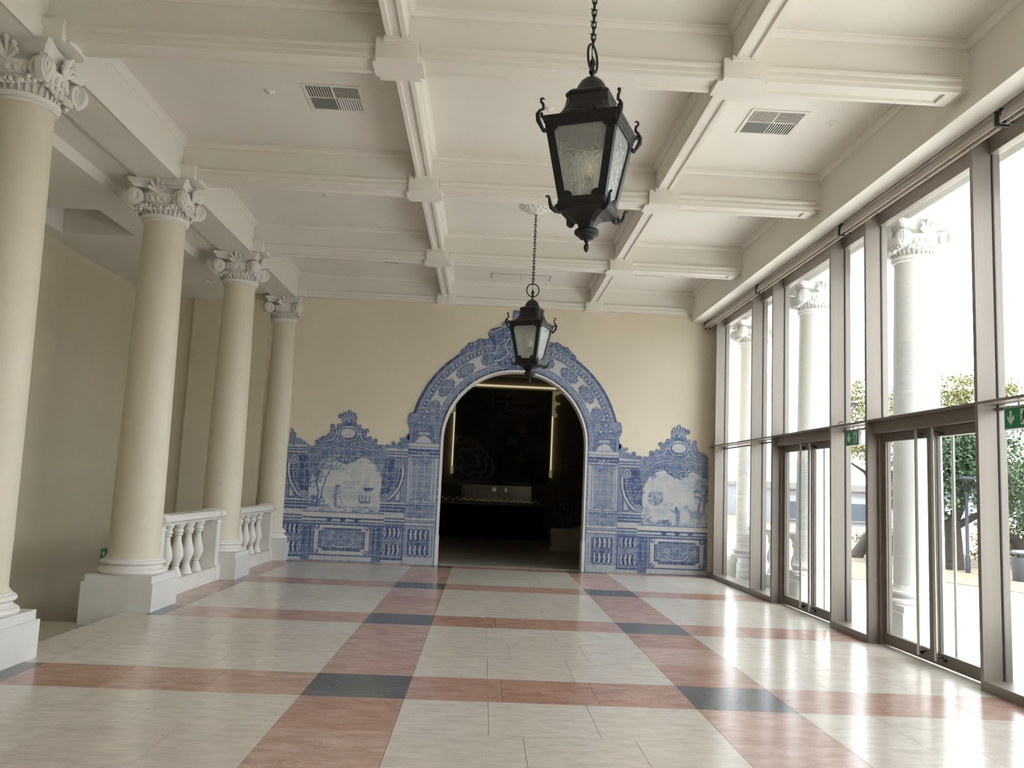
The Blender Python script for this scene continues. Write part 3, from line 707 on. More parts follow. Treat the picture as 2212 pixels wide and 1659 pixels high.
exit_sign(T(-6.6, 15.33, .10) @ RZ(PI / 2) @ T(0, -.032, 0), .40, .17, 'small green exit sign with a left arrow low on the stairwell wall', 'left')

# ------------------------------------------------------------------ blue and white tile murals
class Canvas:
    """hand-painted ink strength (0 white .. 1 cobalt) on a wall-plane raster, coordinates (u, z) in metres"""
    def __init__(s, u0, u1, z0, z1, res=.004, base=.07):
        s.u0, s.z0, s.res = u0, z0, res
        s.w, s.h = int(round((u1 - u0) / res)), int(round((z1 - z0) / res))
        s.a = np.full((s.h, s.w), base, np.float32); s.m = np.zeros((s.h, s.w), bool)
        s.T = lambda p: p; s.k = 1.0
    def P(s, pts):
        q = np.array([s.T(p) for p in pts], float); return np.stack([(q[:, 0] - s.u0) / s.res, (q[:, 1] - s.z0) / s.res], 1)
    def bb(s, q, pad):
        x0, y0 = np.floor(q.min(0) - pad).astype(int); x1, y1 = np.ceil(q.max(0) + pad).astype(int) + 1
        x0, y0, x1, y1 = max(x0, 0), max(y0, 0), min(x1, s.w), min(y1, s.h)
        if x1 <= x0 or y1 <= y0: return None
        X, Y = np.meshgrid(np.arange(x0, x1) + .5, np.arange(y0, y1) + .5); return x0, y0, x1, y1, X, Y
    def dist(s, q, pad):
        b = s.bb(q, pad)
        if b is None: return None
        x0, y0, x1, y1, X, Y = b; D = np.full(X.shape, 1e9)
        for i in range(len(q) - 1):
            ax, ay = q[i]; bx, by = q[i + 1]; dx, dy = bx - ax, by - ay; L = dx * dx + dy * dy + 1e-9
            ja, jb = max(int(min(ay, by) - pad) - y0, 0), min(int(max(ay, by) + pad) + 2 - y0, Y.shape[0])
            ia, ib = max(int(min(ax, bx) - pad) - x0, 0), min(int(max(ax, bx) + pad) + 2 - x0, Y.shape[1])
            if jb <= ja or ib <= ia: continue
            xs, ys = X[ja:jb, ia:ib], Y[ja:jb, ia:ib]
            t = np.clip(((xs - ax) * dx + (ys - ay) * dy) / L, 0, 1)
            d = np.hypot(xs - ax - t * dx, ys - ay - t * dy); D[ja:jb, ia:ib] = np.minimum(D[ja:jb, ia:ib], d)
        return x0, y0, x1, y1, D
    def stroke(s, pts, w, val, op=1.0):
        w = w * s.k / s.res / 2; r = s.dist(s.P(pts), w + 2)
        if r is None: return
        x0, y0, x1, y1, D = r; al = np.clip(w + .5 - D, 0, 1) * op
        s.a[y0:y1, x0:x1] = s.a[y0:y1, x0:x1] * (1 - al) + val * al
    def rope(s, pts, w, lo=.12, hi=.9):
        if 2 < len(pts) < 12:                       # draw short control lists as flowing curves
            q = [np.array(p, float) for p in pts]; q = [q[0]] + q + [q[-1]]; out = []
            for i in range(1, len(q) - 2):
                for t in (0, .25, .5, .75):
                    a, b, c, d = q[i - 1:i + 3]; out.append(tuple(.5 * (2 * b + (c - a) * t + (2 * a - 5 * b + 4 * c - d) * t * t + (3 * b - a - 3 * c + d) * t ** 3)))
            pts = out + [tuple(q[-1])]
        s.stroke(pts, w, hi); s.stroke(pts, w * .66, .45); s.stroke(pts, w * .34, lo)
    def inside(s, q):
        b = s.bb(q, 1)
        if b is None: return None
        x0, y0, x1, y1, X, Y = b; I = np.zeros(X.shape, bool); n = len(q)
        for i in range(n):
            ax, ay = q[i]; bx, by = q[(i + 1) % n]
            if ay == by: continue
            c = ((ay > Y) != (by > Y)) & (X < (bx - ax) * (Y - ay) / (by - ay) + ax); I ^= c
        return x0, y0, x1, y1, I
    def poly(s, pts, val, op=1.0):
        r = s.inside(s.P(pts))
        if r is None: return
        x0, y0, x1, y1, I = r; A = s.a[y0:y1, x0:x1]; A[I] = A[I] * (1 - op) + val * op
    def grad(s, pts, v0, v1, ang=0):
        r = s.inside(s.P(pts))
        if r is None: return
        x0, y0, x1, y1, I = r; X, Y = np.meshgrid(np.linspace(0, 1, x1 - x0), np.linspace(0, 1, y1 - y0))
        g = X if ang == 0 else Y; A = s.a[y0:y1, x0:x1]; A[I] = (v0 + (v1 - v0) * g)[I]
    def mask(s, pts):
        r = s.inside(s.P(pts)); x0, y0, x1, y1, I = r; s.m[y0:y1, x0:x1] |= I
    def ell(s, c, rx, ry, val, op=1.0): s.poly([(c[0] + rx * math.cos(i * PI / 12), c[1] + ry * math.sin(i * PI / 12)) for i in range(24)], val, op)
    def blob(s, c, r, hi=.85, lo=.05):
        s.ell(c, r, r, hi); s.ell((c[0] - r * .12, c[1] - r * .12), r * .72, r * .72, .42); s.ell((c[0] - r * .25, c[1] - r * .25), r * .36, r * .36, lo)
    def spiral(s, c, R, turns, sgn=1, a0=0.0, w=None, lo=.12, hi=.9):
        n = int(18 * turns) + 6; p = []
        for i in range(n + 1):
            t = i / n; r = R * (1 - .86 * t); a = a0 + sgn * turns * 2 * PI * t; p.append((c[0] + r * math.cos(a), c[1] + r * math.sin(a)))
        s.rope(p, w or R * .34, lo, hi)
    def orn(s, pts, n, sz, rs, hi=.85):
        """loose acanthus scrolls filling a shape"""
        r = random.Random(rs); q = np.array(pts, float); lo, up = q.min(0), q.max(0); k = 0; tries = 0
        def inn(x, y):
            c = False; m = len(pts)
            for i in range(m):
                ax, ay = pts[i]; bx, by = pts[(i + 1) % m]
                if (ay > y) != (by > y) and x < (bx - ax) * (y - ay) / (by - ay) + ax: c = not c
            return c
        while k < n and tries < n * 12:
            tries += 1; x, y = r.uniform(lo[0], up[0]), r.uniform(lo[1], up[1])
            if not inn(x, y): continue
            k += 1; R = sz * r.uniform(.6, 1.3); t = r.random()
            if t < .5: s.spiral((x, y), R, r.uniform(.7, 1.3), r.choice((-1, 1)), r.uniform(0, 6.28), R * .42, r.uniform(.03, .25), hi)
            elif t < .8:
                for j in range(4):
                    a = r.uniform(0, 6.28); s.blob((x + R * .6 * math.cos(a), y + R * .6 * math.sin(a)), R * .42, hi)
            else:
                a = r.uniform(0, 6.28); s.rope([(x + R * 1.6 * (j / 6 - .5) * math.cos(a) - R * .4 * math.sin(j) * math.sin(a), y + R * 1.6 * (j / 6 - .5) * math.sin(a) + R * .4 * math.sin(j) * math.cos(a)) for j in range(7)], R * .42, .08, hi)
    def beads(s, a, b, n, r, hi=.85):
        for i in range(n):
            t = (i + .5) / n; s.blob((a[0] + (b[0] - a[0]) * t, a[1] + (b[1] - a[1]) * t), r, hi)
    def done(s, seed):
        r = np.random.default_rng(seed)
        def nz(c):
            g = r.random((s.h // c + 3, s.w // c + 3)); yy, xx = np.arange(s.h) / c, np.arange(s.w) / c
            i, j = yy.astype(int), xx.astype(int); fy, fx = (yy - i)[:, None], (xx - j)[None, :]
            A = g[i][:, j]; B = g[i][:, j + 1]; C = g[i + 1][:, j]; D = g[i + 1][:, j + 1]
            return A * (1 - fy) * (1 - fx) + B * (1 - fy) * fx + C * fy * (1 - fx) + D * fy * fx
        s.a = np.clip(s.a * (.88 + .24 * nz(9)) + .10 * (nz(14) - .5) + .06 * (nz(60) - .35), 0, 1)
RAMP = np.array([[.66, .66, .63], [.43, .48, .555], [.19, .255, .40], [.07, .12, .28], [.026, .046, .145]])
def ink_rgb(a):
    t = np.clip(a, 0, 1) * 4; i = np.minimum(t.astype(int), 3); f = (t - i)[..., None]; return RAMP[i] * (1 - f) + RAMP[i + 1] * f

TP, NC = .144, 12                      # tile pitch, paint cells across a tile
def tile_panel(name, label, cv, x_of_u, ulo, uhi, group=None, zlo=0.0, keep=None):
    """one mural: a grout bed and every tile an object of its own, clipped to the painted outline"""
    root = tag(empty(name, (x_of_u((ulo + uhi) / 2), YW - .002, 0)), label, 'tile mural', group)
    ox, g = x_of_u((ulo + uhi) / 2), TP / NC
    zhi = cv.z0 + cv.h * cv.res
    def samp(U, Z):
        i = np.clip(((Z - cv.z0) / cv.res).astype(int), 0, cv.h - 1); j = np.clip(((U - cv.u0) / cv.res).astype(int), 0, cv.w - 1)
        return i, j
    bed = MB(); n = 0
    j0, j1 = int(math.floor(ulo / TP)), int(math.ceil(uhi / TP))
    for tj in range(j0, j1):
        for ti in range(int(zlo / TP), int(math.ceil(zhi / TP))):
            cu, cz = np.arange(NC + 1) * g + tj * TP, np.arange(NC + 1) * g + ti * TP
            mu, mz = np.meshgrid((cu[:-1] + cu[1:]) / 2, (cz[:-1] + cz[1:]) / 2)
            i, j = samp(mu, mz); M = cv.m[i, j] & (mu > ulo) & (mu < uhi) & (mz > .004) & (mz < zhi - .001)
            if keep is not None: M &= keep(mu, mz)
            if M.sum() < 3: continue
            pu, pz = cu.copy(), cz.copy(); pu[0] += .0022; pu[-1] -= .0022; pz[0] += .0022; pz[-1] -= .0022; pz = np.maximum(pz, .002)
            U, Z = np.meshgrid(cu, cz); i, j = samp(np.clip(U, ulo + .002, uhi - .002), Z)
            # soften by averaging a small neighbourhood
            A = sum(cv.a[np.clip(i + di, 0, cv.h - 1), np.clip(j + dj, 0, cv.w - 1)] for di in (-1, 0, 1) for dj in (-1, 0, 1)) / 9
            rgb = ink_rgb(A)
            idx = -np.ones((NC + 1, NC + 1), int); V = []; C = []; F = []
            cells = np.argwhere(M); edges = {}
            def vid(r, c):
                if idx[r, c] < 0: idx[r, c] = len(V); V.append((x_of_u(pu[c]) - ox, -.012, pz[r])); C.append(rgb[r, c])
                return idx[r, c]
            for r, c in cells:
                q = (vid(r, c), vid(r, c + 1), vid(r + 1, c + 1), vid(r + 1, c)); F.append(q)
                for e in range(4):
                    k = (q[e], q[(e + 1) % 4]); edges[k] = edges.get(k, 0) + 1
            back = {}
            def bid(v):
                if v not in back: back[v] = len(V); V.append((V[v][0], -.0005, V[v][2])); C.append(C[v])
                return back[v]
            for (a, b) in list(edges):
                if (b, a) not in edges: F.append((b, a, bid(a), bid(b)))
            if x_of_u(1) < x_of_u(0): F = [tuple(reversed(f)) for f in F]
            me = bpy.data.meshes.new('tile'); me.from_pydata(V, [], F); me.materials.append(MATS['azulejo'])
            at = me.attributes.new('paint', 'FLOAT_COLOR', 'POINT'); at.data.foreach_set('color', np.concatenate([np.array(C), np.ones((len(C), 1))], 1).astype(np.float32).ravel())
            link('tile', me, root); n += 1
            # grout bed under this tile
            if M.all(): bed.box(x_of_u(cu[0]) - ox, x_of_u(cu[-1]) - ox, -.009, 0, max(cz[0], .001), cz[-1])
    bed.build('grout_bed', 'grout', root)
    return root

# --- side panel design: each group is drawn in its own drawing units around an anchor, upright on the wall
def side_T(p): return (-.002153 * p[0] - .000135 * p[1] + 4.653767, 9.4e-5 * p[0] - .002146 * p[1] + 3.178869)
UC = 3.246
def grp(ax, ay, mirror=False, uc=None):
    u0, z0 = side_T((ax, ay))
    if uc is not None: u0 = uc
    def f(p):
        u, z = u0 - .00215 * (p[0] - ax), z0 - .00215 * (p[1] - ay)
        return (2 * UC - u if mirror else u, z)
    return f
SIDE_TOP = [(-80, 470), (30, 470), (95, 455), (112, 330), (125, 305), (140, 335), (165, 365), (158, 400), (205, 405), (235, 445), (270, 455), (285, 490), (330, 470), (345, 435), (372, 400), (405, 405), (425, 380), (460, 372), (465, 325), (490, 300), (520, 318), (545, 290), (575, 262), (560, 205), (585, 172), (612, 168), (640, 146), (668, 168), (695, 178), (714, 222), (704, 268), (735, 300), (760, 316), (798, 340), (792, 392), (826, 405), (845, 425), (872, 428), (895, 460), (930, 480), (950, 505), (980, 482), (1010, 470), (1035, 448), (1060, 466), (1088, 456), (1112, 440), (1090, 415), (1108, 394), (1138, 402), (1160, 372), (1190, 360), (1190, 1560), (-80, 1560)]
def paint_side(scene, seed):
    c = Canvas(1.95, 4.56, 0, 3.0); c.T = side_T; c.k = .00215
    R = random.Random(seed)
    c.mask(SIDE_TOP); c.poly(SIDE_TOP, .52)
    c.orn([(285, 480), (460, 380), (560, 300), (720, 300), (840, 420), (950, 500), (960, 560), (270, 560)], 60, 17, seed + 40, .95)
    # little curls breaking the outline
    for i, p in enumerate(SIDE_TOP[9:46]):
        if i % 2 == 0 and not 560 < p[0] < 715:
            r_ = 15 + (i * 7) % 9; c.mask([(p[0] + r_ * math.cos(q), p[1] + r_ * math.sin(q)) for q in [k * PI / 8 for k in range(16)]]); c.ell(p, r_ + 1, r_ + 1, .8); c.spiral(p, r_ - 3, 1.3, 1 if p[0] > 632 else -1, i, 8, .06, .9)
    # crowning arch mouldings round the picture
    c.T = grp(590, 780, uc=UC)
    pic = [(228, 1075), (228, 800), (262, 700), (330, 625), (420, 572), (520, 556), (620, 600), (720, 556), (800, 575), (880, 640), (930, 740), (955, 860), (930, 930), (945, 1010), (905, 1075)]
    pic = [(p[0] - 4, p[1]) for p in pic]
    c.poly([(170, 1080), (170, 760), (250, 610), (345, 540), (440, 480), (740, 480), (850, 520), (940, 610), (1000, 760), (1000, 1080)], .60)
    c.orn([(200, 760), (300, 560), (420, 490), (760, 490), (880, 560), (985, 740), (940, 760), (860, 600), (740, 530), (440, 540), (320, 620), (230, 780)], 80, 18, seed + 1, .98)
    for r_, w, lo in ((0, 17, .05), (30, 13, .1), (-26, 12, .2)):
        c.rope([(185 - r_ * .6, 760), (250 - r_ * .5, 630 - r_), (340, 545 - r_), (430, 492 - r_), (525, 476 - r_)], w, lo, .95)
        c.rope([(660, 476 - r_), (760, 492 - r_), (850, 545 - r_), (935 + r_ * .4, 640 - r_), (990 + r_ * .5, 760)], w, lo, .95)
    for x, y, s in ((250, 575, 1), (315, 515, -1), (385, 455, 1), (870, 515, -1), (935, 575, 1), (800, 455, -1), (205, 660, 1), (975, 660, -1)): c.spiral((x, y), 30, 1.3, s, 2, 11)
    c.poly(pic, .08)
    scene(c, R)
    c.stroke(pic, 24, .85); c.stroke(pic, 12, .10); c.stroke([(p[0], p[1] + 3) for p in pic], 4, .85)
    for x, y in ((250, 735), (300, 660), (880, 650), (930, 740), (942, 900), (236, 850), (350, 600), (830, 600)): c.orn([(x - 30, y - 40), (x + 30, y - 40), (x + 30, y + 40), (x - 30, y + 40)], 7, 17, seed + int(x), .95)
    # garland under the crest
    c.T = grp(620, 560, uc=UC)
    for i in range(44):
        t = i / 43 * 2 - 1; c.blob((620 + t * 112 + R.uniform(-8, 8), 618 - 62 * t * t + R.uniform(-18, 12)), R.uniform(12, 20), .95)
    # crest: cartouche, side scrolls, palmette
    c.T = grp(632, 340, uc=UC)
    c.ell((632, 365), 116, 84, .92); c.ell((632, 362), 100, 70, .3); c.ell((632, 366), 78, 52, .9); c.ell((630, 362), 66, 43, .05); c.ell((644, 375), 38, 20, .16)
    for s in (-1, 1):
        X = lambda x: 632 + s * (x - 632)
        c.spiral((X(560), 318), 36, 1.4, s, PI if s > 0 else 0, 14); c.spiral((X(770), 352), 40, 1.5, -s, PI / 2, 15)
        c.rope([(X(735), 330), (X(748), 390), (X(775), 425), (X(830), 445)], 24, .08, .95); c.rope([(X(735), 400), (X(715), 440), (X(660), 470)], 20, .08, .95)
        c.spiral((X(700), 415), 26, 1.2, s, 0, 11); c.spiral((X(690), 510), 38, 1.4, -s, 1, 15); c.spiral((X(830), 430), 26, 1.2, s, 1, 11); c.spiral((X(880), 462), 22, 1.2, -s, 1, 10); c.spiral((X(925), 500), 20, 1.2, s, 1, 9)
    c.orn([(540, 430), (730, 430), (700, 540), (560, 540)], 22, 20, seed + 5, .95)
    for i in range(9):
        a = math.radians(-80 + 20 * i); L = 98 - 22 * abs(i - 4) / 4
        c.rope([(636, 262), (636 + math.sin(a) * L * .6, 262 - math.cos(a) * L * .6), (636 + math.sin(a) * L, 258 - math.cos(a) * L)], 21, .06, .98)
    c.blob((636, 258), 22)
    for s in (0, 1):
        c.T = grp(1040, 780, s == 1)
        c.poly([(930, 500), (1150, 500), (1150, 1560), (930, 1560)], .46)
        for y0, y1, v in ((500, 520, .10), (520, 530, .92), (530, 548, .3), (548, 558, .88), (558, 574, .12), (574, 584, .95)): c.poly([(960, y0), (1152, y0), (1152, y1), (960, y1)], v)
        c.orn([(960, 440), (1140, 410), (1150, 495), (960, 500)], 18, 18, seed + 7 + s, .95); c.spiral((1050, 470), 26, 1.2, 1, 0, 11); c.spiral((1110, 425), 26, 1.3, -1, 0, 11)
        # big S bracket
        sp = [(1112, 640), (1118, 700), (1110, 780), (1080, 860), (1035, 925), (985, 962), (958, 958)]
        c.poly([(960, 590), (1108, 600), (1108, 760), (1060, 850), (990, 920), (930, 930), (930, 800)], .78)
        c.orn([(960, 600), (1060, 640), (1060, 780), (1000, 860), (940, 900), (950, 720)], 26, 19, seed + 9 + s, .95)
        c.rope(sp, 38, .05, .98); c.rope([(x - 36, y - 14) for x, y in sp[:-1]], 18, .12, .95)
        c.spiral((1078, 632), 46, 1.9, 1, 0, 19, .05); c.spiral((965, 938), 38, 1.8, -1, PI, 16, .05)
        c.beads((1072, 690), (1016, 880), 8, 12, .95)
        c.poly([(1040, 965), (1104, 850), (1104, 970)], .22); c.stroke([(1040, 965), (1104, 850), (1104, 970), (1040, 965)], 8, .9)
        # die below the bracket
        for y0, y1, v in ((985, 1000, .10), (1000, 1010, .95), (1010, 1024, .25), (1024, 1034, .85), (1034, 1062, .62), (1062, 1074, .9), (1074, 1122, .14), (1122, 1134, .85), (1134, 1152, .14), (1152, 1162, .85), (1162, 1180, .3), (1180, 1190, .9)): c.poly([(930, y0), (1150, y0), (1150, y1), (930, y1)], v)
        c.beads((940, 1048), (1140, 1048), 10, 14, .95)
        # corbels low down
        c.poly([(925, 1195), (1150, 1195), (1150, 1490), (925, 1490)], .42); c.stroke([(930, 1200), (1145, 1200), (1145, 1485), (930, 1485), (930, 1200)], 9, .85)
        for yy, rr in ((1252, 42), (1405, 46)):
            c.poly([(945, yy - rr), (1125, yy - rr), (1125, yy + rr), (945, yy + rr)], .88)
            for i in range(4): c.rope([(985 + i * 40, yy - rr + 6), (992 + i * 40, yy), (985 + i * 40, yy + rr - 6)], 32, .05, .98)
            c.spiral((952, yy), 40, 1.7, -1, 0, 16, .05)
        c.orn([(960, 1300), (1110, 1300), (1110, 1356), (960, 1356)], 14, 20, seed + 13 + s, .95)
        c.poly([(925, 1490), (1150, 1490), (1150, 1570), (925, 1570)], .20); c.stroke([(925, 1492), (1150, 1492)], 7, .8)
    # bench top and mouldings
    c.T = grp(580, 1200, uc=UC)
    c.poly([(232, 1066), (930, 1066), (930, 1570), (232, 1570)], .34)
    for y0, y1, v in ((1066, 1080, .5), (1080, 1120, .05), (1120, 1132, .9), (1132, 1150, .14), (1150, 1160, .85), (1160, 1174, .3), (1174, 1184, .9)): c.poly([(215, y0), (945, y0), (945, y1), (215, y1)], v)
    for x in (460, 580, 700): c.poly([(x - 28, 1133), (x + 28, 1133), (x + 16, 1150), (x - 16, 1150)], .8)
    # recessed cheeks and the sunk panel
    c.poly([(845, 1184), (935, 1184), (935, 1500), (845, 1500)], .6); c.poly([(225, 1184), (318, 1184), (318, 1500), (225, 1500)], .6)
    for x in (272, 888): c.stroke([(x - 26, 1215), (x + 24, 1215), (x + 24, 1380), (x - 26, 1380), (x - 26, 1215)], 8, .9); c.blob((x - 12, 1205), 14); c.blob((x, 1382), 14)
    pn = [(330, 1184), (830, 1184), (830, 1452), (330, 1452)]
    c.poly(pn, .10); c.stroke(pn + pn[:1], 10, .8)
    oc = [(414, 1218), (746, 1218), (746, 1242), (782, 1242), (782, 1384), (746, 1384), (746, 1408), (414, 1408), (414, 1384), (378, 1384), (378, 1242), (414, 1242)]
    c.poly(oc, .40); c.stroke(oc + oc[:1], 10, .92); c.stroke([(580 + (x - 580) * .9, 1313 + (y - 1313) * .84) for x, y in oc + oc[:1]], 7, .85)
    for x, y in ((358, 1206), (802, 1206), (358, 1424), (802, 1424)): c.blob((x, y), 21, .95)
    c.rope([(480, 1335), (520, 1372), (580, 1380), (640, 1370), (690, 1338)], 28, .06, .95); c.orn([(500, 1240), (660, 1240), (640, 1350), (520, 1350)], 30, 20, seed + 21, .98)
    c.orn([(400, 1255), (480, 1255), (480, 1372), (400, 1372)], 13, 19, seed + 22, .98); c.orn([(680, 1255), (765, 1255), (765, 1372), (680, 1372)], 13, 19, seed + 23, .98)
    for i in range(7):
        a = math.radians(-70 + 23 * i); c.rope([(580, 1300), (580 + math.sin(a) * 50, 1300 - math.cos(a) * 56)], 16, .06, .95)
    c.poly([(300, 1456), (860, 1456), (860, 1505), (300, 1505)], .12); c.stroke([(300, 1456), (860, 1456)], 8, .75); c.stroke([(860, 1456), (860, 1505), (300, 1505)], 7, .7)
    c.done(seed); return c
def foliage(c, R, x, y, rx, ry, n, s, v=.55):
    for i in range(n):
        a, q = R.uniform(0, 6.28), math.sqrt(R.random()); px, py = x + math.cos(a) * q * rx, y + math.sin(a) * q * ry
        c.ell((px, py), s * R.uniform(.5, 1.2), s * R.uniform(.4, .8), v * R.uniform(.6, 1.35), .55)
def scene_sea(c, R):
    foliage(c, R, 600, 680, 300, 90, 60, 40, .16); foliage(c, R, 590, 900, 320, 60, 50, 36, .18)
    for i in range(60): c.stroke([(R.uniform(240, 900), 880 + i * 1.4), (R.uniform(240, 930), 882 + i * 1.4)], 3, .3, .25)
    foliage(c, R, 300, 770, 75, 90, 70, 16, .6); foliage(c, R, 430, 640, 130, 60, 140, 15, .5); foliage(c, R, 300, 700, 70, 70, 60, 16, .7); foliage(c, R, 640, 820, 90, 45, 50, 14, .32); foliage(c, R, 545, 700, 60, 25, 24, 12, .35)
    for p, w in (([(345, 1000), (355, 900), (330, 800), (345, 720)], 16), ([(380, 960), (390, 860), (420, 760), (450, 690)], 11), ([(415, 780), (380, 730)], 7)): c.stroke(p, w, .75)
    # ship, boat, figure
    for p, w in (([(775, 860), (775, 640)], 3), ([(805, 860), (806, 700)], 3), ([(750, 850), (770, 780), (800, 760)], 3)): c.stroke(p, w, .45)
    c.poly([(752, 775), (800, 770), (800, 830), (752, 835)], .22); c.poly([(745, 845), (850, 842), (835, 872), (770, 878)], .7)
    c.poly([(710, 965), (840, 962), (822, 982), (735, 985)], .75)
    for x in (725, 755, 780, 815): c.stroke([(x, 962), (x + R.uniform(-8, 8), 915)], 10, .6)
    c.stroke([(515, 1010), (505, 900), (520, 850)], 30, .45); c.ell((525, 838), 24, 12, .75); c.stroke([(545, 930), (575, 1000)], 6, .7); c.stroke([(480, 940), (555, 890)], 8, .6)
    for i in range(90): c.ell((R.uniform(240, 900), R.uniform(1005, 1070)), R.uniform(8, 26), R.uniform(4, 9), R.uniform(.3, .85), .6)
    foliage(c, R, 330, 980, 90, 50, 60, 16, .7)
def scene_horse(c, R):
    foliage(c, R, 600, 680, 300, 90, 60, 40, .18); foliage(c, R, 590, 960, 320, 70, 60, 36, .2)
    foliage(c, R, 330, 730, 110, 120, 150, 16, .6); foliage(c, R, 470, 660, 90, 70, 50, 14, .35); foliage(c, R, 800, 820, 75, 70, 70, 15, .55); foliage(c, R, 690, 880, 60, 30, 30, 12, .3); foliage(c, R, 760, 650, 90, 40, 40, 14, .25)
    for p, w in (([(350, 950), (345, 820), (320, 720)], 14), ([(420, 860), (440, 740)], 6), ([(305, 960), (290, 800)], 14)): c.stroke(p, w, .6)
    # rider and horse, walking figure
    c.ell((420, 960), 62, 34, .45); c.stroke([(470, 945), (510, 890), (530, 905)], 26, .4); c.stroke([(400, 940), (395, 880)], 24, .5); c.ell((392, 862), 13, 14, .65)
    for x in (375, 395, 450, 470): c.stroke([(x, 980), (x + R.uniform(-14, 14), 1050)], 9, .55)
    c.stroke([(590, 1050), (585, 960), (600, 925)], 36, .5); c.ell((602, 908), 13, 14, .7); c.stroke([(600, 950), (640, 935), (650, 920)], 9, .6)
    for i in range(70): c.ell((R.uniform(240, 900), R.uniform(1020, 1070)), R.uniform(8, 26), R.uniform(4, 9), R.uniform(.25, .8), .55)
    foliage(c, R, 700, 1040, 60, 22, 30, 14, .7); foliage(c, R, 870, 1010, 40, 40, 25, 14, .6); c.poly([(850, 900), (890, 900), (890, 955), (850, 955)], .3)

cvL = paint_side(scene_sea, 31); cvR = paint_side(scene_horse, 57)
PS = 2.06
tile_panel('tile_mural', 'blue and white tile mural with ships at sea, left of the arch', cvL, lambda u: AX - u, PS, 4.40, 'blue and white tile murals')
tile_panel('tile_mural', 'blue and white tile mural with a horse rider, between the arch and the windows', cvR, lambda u: AX + u, PS, 3.845, 'blue and white tile murals')

